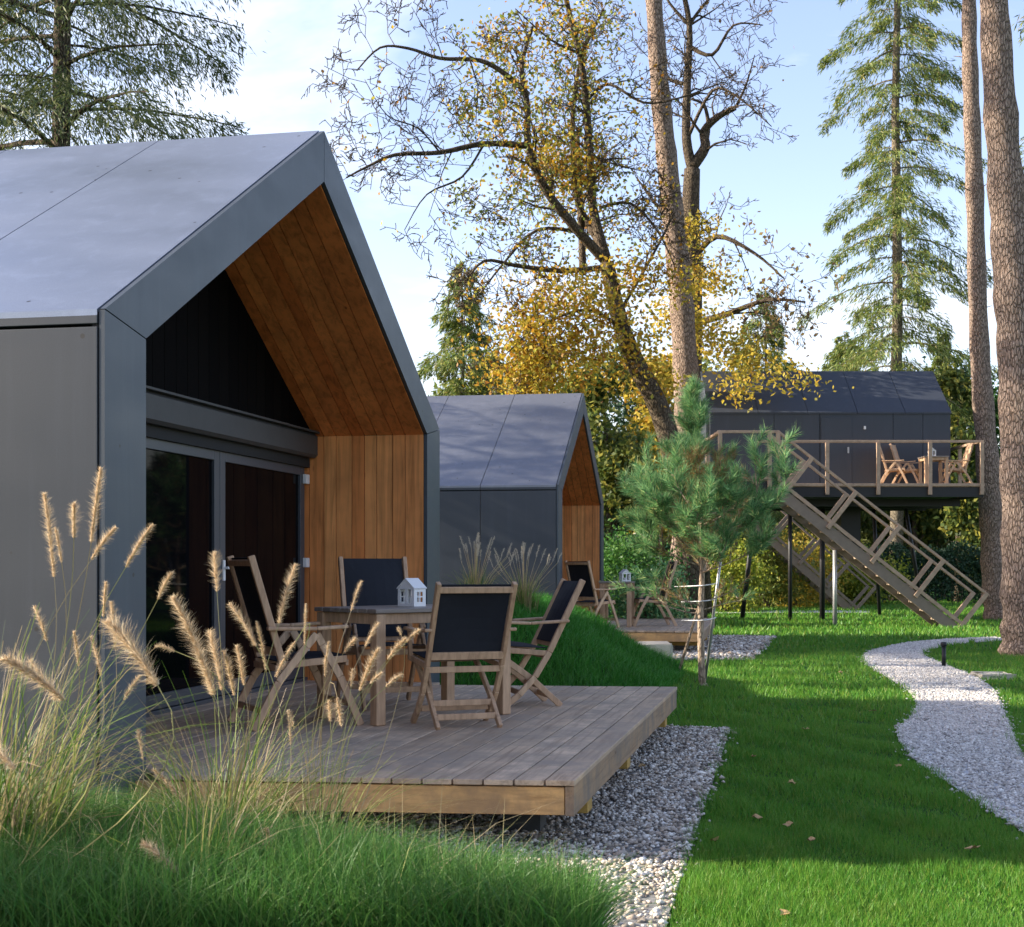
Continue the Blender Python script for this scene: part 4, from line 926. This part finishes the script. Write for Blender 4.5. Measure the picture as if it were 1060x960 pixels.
# --- tall pines
def tall_pine(label,pts,radii,H,seed,crown_r=3.0,lowb=0):
    b=pts[0]; root=empty('pine_tree',(b[0],b[1],0)); tag(root,label,'pine tree'); rr=random.Random(seed); nrs=np.random.default_rng(seed)
    q=cat([Vector(p)-Vector((b[0],b[1],0)) for p in pts],8); m=len(q); ts=np.linspace(0,len(radii)-1,m); rd=[float(np.interp(t,range(len(radii)),radii))*(1+.06*math.sin(i*1.7+seed)+.04*rr.uniform(-1,1)) for i,t in enumerate(ts)]
    tm=MB(); tm.tube(q,rd,18,True); last=q[-1]; ends=[]
    # upper stem and crown above the picture
    up=[last,last+Vector((-.1,.1,(H-last.z)*.5)),Vector((last.x,last.y,H))]; qq=limb(tm,up,rd[-1],.05,8)
    nb=34; C=[]
    for i in range(nb):
        t=.30+.70*i/nb; z=last.z+(H-last.z)*t; a=i*2.4+rr.random(); L=crown_r*(1.15-t*.8)*rr.uniform(.7,1.1); p=Vector((last.x,last.y,z))
        d=Vector((math.cos(a),math.sin(a),.25)); e=p+d*L; mid=p+d*L*.5+Vector((0,0,-.1)); tm.tube([p,mid,e],[.05,.035,.012],4,False)
        for k in range(9): 
            s=rr.uniform(.35,1); c=p.lerp(e,s)+Vector((rr.gauss(0,.35),rr.gauss(0,.35),rr.gauss(0,.2))); C.append(tuple(c))
    for i in range(lowb):
        z=rr.uniform(.25,.9)*last.z; a=rr.uniform(0,6.28); j=min(range(m),key=lambda k:abs(q[k].z-z)); p=q[j]; L=rr.uniform(.25,.7); tm.tube([p,p+Vector((math.cos(a)*L,math.sin(a)*L,.1))],[.022,.008],4,False)
    tm.build('trunk',M['bark_pine'],root,True)
    C=np.repeat(np.array(C),70,0); dirs=unit(nrs.normal(size=C.shape)+np.array([0,0,.4]))
    np_mesh('crown',needles(C+nrs.normal(size=C.shape)*.14,dirs,.28,.03),3,M['needle_spruce'],root)
def pl(L): return [tuple(P(a,b,D)) for a,b,D in L]
p=G(1063,678); tall_pine('thick reddish pine trunk at the right edge beside the path end',[(p[0],p[1],-.05)]+pl([(1062,640,p[1]),(1060,520,p[1]),(1055,380,p[1]),(1047,260,p[1]),(1036,120,p[1]),(1027,-30,p[1])]),[.44,.37,.345,.325,.30,.25,.21],22,3,3.2,5)
p=G(1034,642); tall_pine('thinner pine trunk just left of the thick pine, passing the raised terrace corner',[(p[0],p[1],-.05)]+pl([(1030,600,p[1]),(1024,500,p[1]),(1014,360,p[1]),(1009,200,p[1]),(1004,60,p[1]),(1003,-30,p[1])]),[.38,.33,.29,.24,.22,.19,.17],24,4,2.5,14)
p=G(708,642); tall_pine('straight pine trunk behind the young pine, rising out of the top of the picture',[(p[0],p[1],-.05)]+pl([(708,600,p[1]),(711,450,p[1]),(706,320,p[1]),(694,200,p[1]),(683,90,p[1]),(675,-30,p[1])]),[.40,.36,.33,.31,.27,.24,.21],24,5,2.8,6)

# --- spruces
def spruce(label,base,H,zlow,rad,nb,per,nl,nw,mat,seed,tr=.2,bark='bark_spruce',droop=.35,group=None,sparse=1.0,name='spruce_tree'):
    root=empty(name,(base[0],base[1],0)); tag(root,label,'spruce tree',group); rr=random.Random(seed); nrs=np.random.default_rng(seed)
    tm=MB(); q=[Vector((rr.uniform(-.06,.06),rr.uniform(-.06,.06),H*i/10)) for i in range(11)]; tm.tube(q,[tr*(1-.93*i/10)+.012 for i in range(11)],10)
    Cs=[];Ds=[]
    for i in range(nb):
        t=(i+rr.random())/nb; z=zlow+(H-zlow)*t; a=i*2.399+rr.uniform(-.4,.4); L=rad*(1-t)**.6*rr.uniform(.4,1.2)+.15
        d=np.array([math.cos(a),math.sin(a),0.]); perp=np.array([-d[1],d[0],0])
        rise=.15-.05*rr.random(); n=7; pts=[]
        for k in range(n):
            s=k/(n-1); pts.append((d*L*s)+np.array([0,0,z+rise*L*s-droop*L*s*s*1.3+.12*L*max(0,s-.7)]))
        tm.tube(pts,[max(.006,.014*L)*(1-.8*k/(n-1)) for k in range(n)],3,False)
        pts=np.array(pts); m=int(per*L*sparse*rr.uniform(.45,1.1))
        if m<4: m=4
        s=nrs.uniform(.12,1.0,m)**.8; idx=np.clip((s*(n-1)),0,n-1.001); i0=idx.astype(int); fr=(idx-i0)[:,None]; B=pts[i0]*(1-fr)+pts[i0+1]*fr
        wdt=(.32*L*np.sin(np.pi*np.clip(s*.9+.08,0,1)))[:,None]*nrs.normal(0,.55,(m,1)); B=B+perp*wdt+d*np.abs(wdt)*.4+nrs.normal(0,.05,(m,3))
        hang=nrs.uniform(0,1,(m,1))**1.5*.38*min(1.,L/2+.3); B[:,2]-=hang[:,0]+np.abs(wdt[:,0])*.15
        Dd=unit(d*.5+perp*np.sign(wdt)*.5+np.array([0,0,-.9])*(hang+.25)*2+nrs.normal(0,.25,(m,3)))
        Cs.append(B);Ds.append(Dd)
    tm.build('trunk',M[bark],root,True)
    C=np.concatenate(Cs);Dd=np.concatenate(Ds); np_mesh('crown',leaf_quads(C,nl,nw,Dd,.35),4,M[mat],root); return root
# the tall one right of centre
spruce('tall open spruce with drooping branches standing behind the raised cabin',(14.6,55),37,7.0,3.7,150,290,.27,.036,'needle_spruce',21,.26,droop=.42)
spruce('dark spruce rising behind the near cabin roof at top left',(-6.4,20.5),22,5.5,3.5,150,560,.12,.018,'needle_dark',22,.17,'bark_dark',.22)
spruce('second darker spruce at far left behind the near cabin roof',(-9.6,24),20,5.5,3.2,110,400,.14,.022,'needle_dark',23,.15,'bark_dark',.25)
spruce('small conical spruce behind the middle cabin roof, left of the autumn tree',((478-530)/1500*52,52),12.3,1.0,3.0,100,330,.25,.045,'needle_spruce',24,.15,group='far spruces')
spruce('pointed spruce just behind the left end of the raised cabin roof',((792-530)/1500*58,58),12.4,1.0,3.2,100,330,.25,.045,'needle_spruce',25,.15,group='far spruces')
spruce('low yellowish spruce behind the right end of the raised cabin roof',((875-530)/1500*62,62),11.3,1.0,3.6,100,330,.25,.045,'needle_spruce',26,.15,group='far spruces')
spruce('dense spruce between the thin pine and the raised cabin at right',((975-530)/1500*60,60),11.0,1.0,2.9,90,330,.25,.045,'needle_spruce',27,.15,group='far spruces')
spruce('spruce whose branch tips enter at the top right corner',(9.9,24),15,7.8,1.5,60,500,.13,.02,'needle_spruce',28,.13)

# --- young pine with stakes
yp=G(727,712); root=empty('young_pine',(yp[0],yp[1],0)); tag(root,'young long needled pine with a staked slender trunk on the lawn in the middle','young pine')
rr=random.Random(31); tm=MB(); q=[Vector((0,0,0)),Vector((-.02,0,.8)),Vector((.0,0,1.5)),Vector((-.05,.02,2.3)),Vector((-.12,.02,3.35))]
limb(tm,q,.046,.013,10); tm.tube([(0,0,-.02),(0,0,.05)],[.085,.06],10)
shoots=[]
def ybranch(p,d,L,lvl):
    pts=[p]; dd=d
    for k in range(4):
        dd=(dd+Vector((rr.gauss(0,.12),rr.gauss(0,.12),.13+rr.gauss(0,.08)))).normalized(); pts.append(pts[-1]+dd*L/4)
    tm.tube(pts,[.013*L+.004,.011*L+.003,.009*L+.003,.006,.004],4,False)
    shoots.append((pts[-1],dd,1)); shoots.append((pts[3],dd,.8))
    if lvl>0:
        for k in range(1,5):
            for s in range(2 if (lvl>1 and k>2) else 1):
                rnd=Vector((rr.gauss(0,1),rr.gauss(0,1),rr.gauss(0,.5))); sd=(rnd-dd*rnd.dot(dd)).normalized()
                ybranch(pts[k],(dd*.8+sd*.9+Vector((0,0,.2))).normalized(),L*rr.uniform(.35,.55),lvl-1)
for z,n,L,up in ((1.36,4,.70,.1),(1.58,6,.90,.2),(1.84,5,.90,.28),(2.08,5,.68,.45),(2.32,4,.48,.7),(2.60,4,.36,1.0),(2.88,4,.30,1.3),(3.12,4,.2,1.8),(3.3,3,.14,2.5)):
    a0=rr.uniform(0,6.28)
    for i in range(n):
        a=a0+i*6.283/n+rr.uniform(-.3,.3); x=-.12*max(0,(z-1.5))/1.8; ybranch(Vector((x,0,z+rr.uniform(-.06,.06))),Vector((math.cos(a),math.sin(a),up)).normalized(),L*rr.uniform(.7,1.2)*(.92 if z<2 else .8),2 if z<2.5 else 1)
for a,z,L in ((2.9,.85,.75),(3.5,.95,.6),(2.3,.9,.5),(.2,.9,.5),(-.3,1.0,.45)):
    ybranch(Vector((0,0,z)),Vector((math.cos(a),math.sin(a)*.6,.05)).normalized(),L,1)
tm.build('trunk',M['bark_young'],root,True)
C=[];Dr=[];Cd=[];Dd=[]
for p,d,s in shoots:
    inner=math.hypot(p.x,p.y)<.55 and p.z<2.75
    n=44 if not inner else 18
    for k in range(n):
        t=rr.uniform(-.13,.05); v=Vector((rr.gauss(0,1),rr.gauss(0,1),rr.gauss(0,1))); v=(v-d*v.dot(d)).normalized()
        (Cd if (inner and rr.random()<.8) else C).append(tuple(p+d*t)); (Dd if len(Cd)>len(Dd) else Dr).append(tuple((d*rr.uniform(.6,1.3)+v*.75).normalized()))
C=np.array(C);Dr=np.array(Dr); np_mesh('crown',needles(C,Dr,nr.uniform(.10,.165,len(C)),.0075),3,M['needle_young'],root)
C=np.array(Cd);Dr=np.array(Dd); np_mesh('crown',needles(C,Dr,nr.uniform(.06,.11,len(C)),.006),3,M['needle_dry'],root)
# stakes
gs='stakes holding the young pine'
for (x0,y0,x1,y1,h,l) in ((.20,.55,.14,.10,1.75,'pale leaning stake on the right of the young pine trunk'),(-.16,.5,-.10,.3,1.0,'short stake on the left behind the young pine trunk')):
    b=MB(); b.tube([(yp[0]+x0-.1,yp[1]+y0,0),(yp[0]+x1+.12,yp[1]+y1,h)],[.018,.016],8); o=b.build('support_stake',M['galv' if x0>0 else 'bark_young'],None,True); tag(o,l,'stake',gs)
b=MB()
for z in (.78,1.0,1.18):
    pts=[(yp[0]-.22+.05*math.sin(z*9),yp[1]+.45,z-.02),(yp[0]-.04,yp[1]-.06,z),(yp[0]+.07,yp[1]-.05,z+.01),(yp[0]+.20,yp[1]+.30,z+.02)]; b.tube(cat(pts),[.006]*13,5)
o=b.build('tie_string',M['white'],None,True); tag(o,'thin pale strings tying the young pine to its stakes','string')

# --- shrubs, hedges and background woods
def bush(name,label,cat_,c,rx,ry,h,mat,n,size,seed,group=None,gappy=1.0,stems=7,z0=0.0):
    rs=np.random.default_rng(seed); rr=random.Random(seed); root=empty(name,(c[0],c[1],z0)); tag(root,label,cat_,group)
    tm=MB(); tips=[]
    for i in range(stems):
        a=rr.uniform(0,6.28); e=Vector((math.cos(a)*rx*.6*rr.random(),math.sin(a)*ry*.6*rr.random(),h*rr.uniform(.6,.95))); m=e*.5+Vector((rr.gauss(0,.1),rr.gauss(0,.1),h*.1)); tm.tube([(rr.gauss(0,.1),rr.gauss(0,.1),-.05),m,e],[.02+.012*h,.015+.006*h,.008],5,False)
    tm.build('stems',M['bark_dark'],root)
    ncl=max(12,int(n/45)); d=unit(rs.normal(size=(ncl,3))); r=rs.uniform(.25,1,(ncl,1))**.5; lump=1+.22*np.sin(d[:,:1]*5+seed)+.15*np.sin(d[:,1:2]*7+seed*2)
    c0=d*r*lump*np.array([rx,ry,h*.5])+np.array([0,0,h*.52]); c0[:,2]=np.maximum(c0[:,2],.1)
    C=np.repeat(c0,45,0)+rs.normal(size=(ncl*45,3))*size*2.2*gappy; C[:,2]=np.maximum(C[:,2],.02)
    np_mesh('foliage',leaf_quads(C,size,size*.6),4,M[mat],root); return root
def at(px,D): return ((px-CX)/F*D, D)
gsb='garden shrubs behind the lawn'
bush('round_shrub','rounded bright green shrub just right of the middle cabin','shrub',at(652,33.5),1.0,.9,1.9,'leaf_green',9000,.09,41,gsb)
bush('round_shrub','low dark green shrub left of the pine trunk behind the far deck','shrub',at(668,36),.9,.8,1.3,'leaf_dark',4500,.10,42,gsb)
bush('garden_shrub','small pale conifer shrub beside the far deck behind the young pine','shrub',at(672,28.2),.75,.5,1.25,'needle_young',5000,.08,43,gsb)
bush('garden_shrub','yellow green shrub right behind the young pine trunk','shrub',at(752,43),1.3,1.0,1.9,'leaf_lime',7000,.11,44,gsb)
bush('garden_shrub','glowing yellow shrub under the raised stair, left of the pale post','shrub',at(822,48),1.8,1.0,2.2,'leaf_yellow',8000,.11,45,gsb)
bush('garden_shrub','yellow green shrub below the middle of the raised stair','shrub',at(880,50),1.9,1.0,1.8,'leaf_lime',8000,.12,46,gsb)
bush('garden_shrub','olive shrub between the pine trunk and the raised cabin landing','shrub',at(790,46),1.4,1,2.4,'leaf_olive',7000,.12,47,gsb)
def hedge(label,x0,x1,D,h,seed,mat='leaf_dark',dep=1.0):
    rs=np.random.default_rng(seed); c=((x0+x1)/2,D); root=empty('hedge',(c[0],c[1],0)); tag(root,label,'hedge','dark hedges along the garden edge'); Wd=(x1-x0)/2
    n=int(2600*(x1-x0)); X=rs.uniform(-Wd,Wd,n); top=h*(1+.06*np.sin(X*2.3+seed)+.04*np.sin(X*5.1)); Z=top*rs.uniform(0,1,n)**.6; Y=rs.uniform(-1,1,n)*dep*.5*(1-.4*(Z/h)**4)
    C=np.stack([X,Y,Z],1)+rs.normal(size=(n,3))*.07; np_mesh('foliage',leaf_quads(C,.11,.065),4,M[mat],root)
    tm=MB(); 
    for x in np.arange(-Wd+.2,Wd,.6): tm.tube([(x,0,-.05),(x,.05,h*.8)],[.03,.01],5,False)
    tm.build('stems',M['bark_dark'],root)
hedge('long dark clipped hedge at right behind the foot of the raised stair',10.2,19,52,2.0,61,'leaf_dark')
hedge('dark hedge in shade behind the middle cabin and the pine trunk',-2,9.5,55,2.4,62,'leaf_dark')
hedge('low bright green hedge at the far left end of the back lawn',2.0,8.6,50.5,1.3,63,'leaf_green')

def wood_tree(label,c,H,cr,mat,seed,n=9000,size=.24,z0=1.2,name='woodland_tree',tr=.18,group='woodland trees behind the garden',bark='bark_dark'):
    rs=np.random.default_rng(seed); rr=random.Random(seed); root=empty(name,(c[0],c[1],0)); tag(root,label,'tree',group)
    tm=MB(); top=Vector((rr.uniform(-.4,.4),rr.uniform(-.4,.4),H*.92)); q=limb(tm,[(0,0,-.05),(rr.uniform(-.2,.2),0,H*.4),tuple(top)],tr,.03,7); ends=[]
    sprout(tm,q,tr*.8,.03,1,1.6,cr*1.05,ends,rr,.18,.3); tm.build('trunk',M[bark],root,True)
    E=np.array([tuple(e[0]) for e in ends]); E=E[E[:,2]>z0]
    k=max(4,int(n/len(E))); C=np.repeat(E,k,0)+rs.normal(size=(len(E)*k,3))*cr*.13
    np_mesh('crown',leaf_quads(C,size,size*.6),4,M[mat],root); return root
wt=[(455,62,8.2,2.6,'leaf_olive','olive wooded tree at the left, just over the middle cabin roof'),
 (520,60,9.0,2.8,'leaf_olive','olive green tree over the ridge of the middle cabin'),
 (575,58,9.2,2.8,'leaf_yellow','yellow tree behind the middle cabin gable'),
 (630,50,8.0,2.4,'leaf_wood','lime coloured tree just right of the middle cabin gable'),
 (655,64,8.5,3.0,'leaf_dark','dark tree in the gap between the autumn tree and middle cabin'),
 (690,57,9.0,2.6,'leaf_yellow','yellow tree behind the middle pine trunk'),
 (735,66,9.5,3.0,'leaf_olive','olive tree left of the raised cabin roof'),
 (770,60,7.0,2.8,'leaf_wood','lime tree behind the raised cabin landing'),
 (840,66,7.2,3.0,'leaf_green','green tree hidden behind the raised cabin, seen under its floor'),
 (905,64,7.5,3.0,'leaf_olive','olive tree behind the middle of the raised cabin'),
 (945,58,6.8,2.4,'leaf_wood','yellow green tree under the right end of the raised terrace'),
 (992,54,8.4,2.0,'leaf_wood','yellowing tree beside the right end of the raised cabin'),
 (1012,66,9.5,3.0,'leaf_dark','dark tree between the two right hand pine trunks'),
 (1050,60,8.0,2.8,'leaf_green','green tree at the right edge behind the thick pine'),
 (1105,58,9.0,3.0,'leaf_olive','olive tree just outside the right edge'),
 (600,72,10,3.2,'leaf_dark','dark tree far behind the autumn tree')]
for i,(px_,D_,H_,cr_,m_,l_) in enumerate(wt): wood_tree(l_,at(px_,D_),H_,cr_,m_,70+i)
# far wood as one mass
rs=np.random.default_rng(99); n=60000; th_=rs.uniform(-.75,.75,n); Dd_=rs.uniform(74,90,n); X=np.tan(th_)*Dd_; top=6.5+1.6*np.sin(X*.35)+1.0*np.sin(X*.9+1)+.6*np.sin(X*2.1); Z=top*rs.uniform(0,1,n)**.7
o=np_mesh('far_wood',leaf_quads(np.stack([X,Dd_,Z],1),.55,.36),4,M['leaf_dark'],None); tag(o,'dark mass of distant woodland closing the garden at the back','woodland',kind='stuff')

# unseen trees added at the left to throw shade on mound and long grass
SUNAZ=(-1.0,.05)
def shade_tree(label,c,H,cr,seed): 
    return wood_tree(label,c,H,cr,'leaf_dark',seed,n=5200,size=.5,z0=2.0,tr=.25,group='added shade trees out of view at the left')
SH=[(-14,14.8,8.5,1.8),(-12.5,3.4,5.4,1.9),(-14,.4,6.0,2.0)]
for i,(x,y,H_,cr_) in enumerate(SH): shade_tree('dense unseen tree added left of the near cabin to shade the grass',(x,y),H_,cr_,200+i)

# fallen leaves on the lawn
lm=NT('fallen_leaf'); lm.set(color=(.42,.27,.12),rough=.7)
for i,(a,b) in enumerate(((834,761),(820,818),(784,855),(816,863),(840,880),(780,790),(1007,888),(903,740),(812,958),(665,800),(740,880),(870,700),(930,800))):
    X_,Y_=G(a,b); m_=MB(); n=9; s=.03*rng.uniform(.7,1.2)
    V=[(math.cos(6.283*k/n)*s*(1.3 if k%2 else .75),math.sin(6.283*k/n)*s*(.9 if k%2 else .55),rng.uniform(0,.02)) for k in range(n)]
    m_.add([(0,0,.004)]+V+[(0,0,0)]+[(x,y,z-.003) for x,y,z in V],[(0,1+k,1+(k+1)%n) for k in range(n)]+[(n+1,n+2+(k+1)%n,n+2+k) for k in range(n)])
    o=m_.build('fallen_leaf',lm.m,None); o.location=(X_,Y_,.045+hz(X_,Y_)); o.rotation_euler=(rng.uniform(-.3,.3),rng.uniform(-.3,.3),rng.uniform(0,6)); tag(o,'dry tan leaf lying on the lawn or gravel','fallen leaf','fallen leaves scattered on the lawn')

# ------------------------------------------------------------------ light, sky, camera
EL=R(24)
wd=bpy.data.worlds.new('World'); scene.world=wd; wd.use_nodes=True; nt=wd.node_tree; N_=nt.nodes; Lk=nt.links
bg=N_['Background']; sky=N_.new('ShaderNodeTexSky'); sky.sky_type='NISHITA'; sky.sun_disc=False; sky.sun_elevation=EL; sky.sun_rotation=math.atan2(SUNAZ[0],SUNAZ[1])%(2*math.pi)
sky.air_density=1.0; sky.dust_density=.9; sky.ozone_density=1.3
tc=N_.new('ShaderNodeTexCoord'); sep=N_.new('ShaderNodeSeparateXYZ'); Lk.new(tc.outputs['Generated'],sep.inputs[0])
def mth(op,a,b=0.):
    m=N_.new('ShaderNodeMath'); m.operation=op
    for i,v in enumerate((a,b)):
        if isinstance(v,(int,float)): m.inputs[i].default_value=v
        else: Lk.new(v,m.inputs[i])
    return m.outputs[0]
den=mth('ADD',sep.outputs[2],.18); cb=N_.new('ShaderNodeCombineXYZ'); Lk.new(mth('DIVIDE',sep.outputs[0],den),cb.inputs[0]); Lk.new(mth('DIVIDE',sep.outputs[1],den),cb.inputs[1])
nz=N_.new('ShaderNodeTexNoise'); nz.inputs['Scale'].default_value=1.25; nz.inputs['Detail'].default_value=7; nz.inputs['Roughness'].default_value=.58; nz.inputs['Distortion'].default_value=.4
mp=N_.new('ShaderNodeMapping'); mp.inputs['Location'].default_value=(3.1,1.7,0); Lk.new(cb.outputs[0],mp.inputs[0]); Lk.new(mp.outputs[0],nz.inputs['Vector'])
rp=N_.new('ShaderNodeValToRGB'); rp.color_ramp.elements[0].position=.52; rp.color_ramp.elements[1].position=.74; rp.color_ramp.elements[1].color=(.85,.85,.85,1); Lk.new(nz.outputs['Fac'],rp.inputs[0])
mx=N_.new('ShaderNodeMix'); mx.data_type='RGBA'; Lk.new(rp.outputs[0],mx.inputs[0]); tn=N_.new('ShaderNodeMix'); tn.data_type='RGBA'; tn.blend_type='MULTIPLY'; tn.inputs[0].default_value=1; tn.inputs[7].default_value=(1.10,.95,.98,1); Lk.new(sky.outputs[0],tn.inputs[6]); Lk.new(tn.outputs[2],mx.inputs[6]); mx.inputs[7].default_value=(4.1,4.25,4.5,1); Lk.new(mx.outputs[2],bg.inputs[0]); bg.inputs[1].default_value=.14
sd=bpy.data.lights.new('sun','SUN'); sd.energy=4.6; sd.angle=R(.6); sd.color=(1,.90,.74); so=link(bpy.data.objects.new('sun',sd))
so.rotation_euler=Vector((-SUNAZ[0]*math.cos(EL),-SUNAZ[1]*math.cos(EL),-math.sin(EL))).to_track_quat('-Z','Y').to_euler()
cam=bpy.data.cameras.new('camera'); cam.sensor_width=36; cam.lens=36*F/1060; cam.shift_y=(HY-480)/1060; cam.clip_end=3000; cam.clip_start=.05
co=link(bpy.data.objects.new('camera',cam)); co.location=(0,0,HC); co.rotation_euler=(R(90),0,0); scene.camera=co
cam.dof.use_dof=True; cam.dof.focus_distance=10; cam.dof.aperture_fstop=11
vs=scene.view_settings; vs.view_transform='Standard'; vs.look='None'; vs.exposure=1.38; vs.gamma=1
scene.cycles.max_bounces=8; scene.cycles.diffuse_bounces=5; scene.cycles.transparent_max_bounces=4; scene.cycles.use_denoising=True
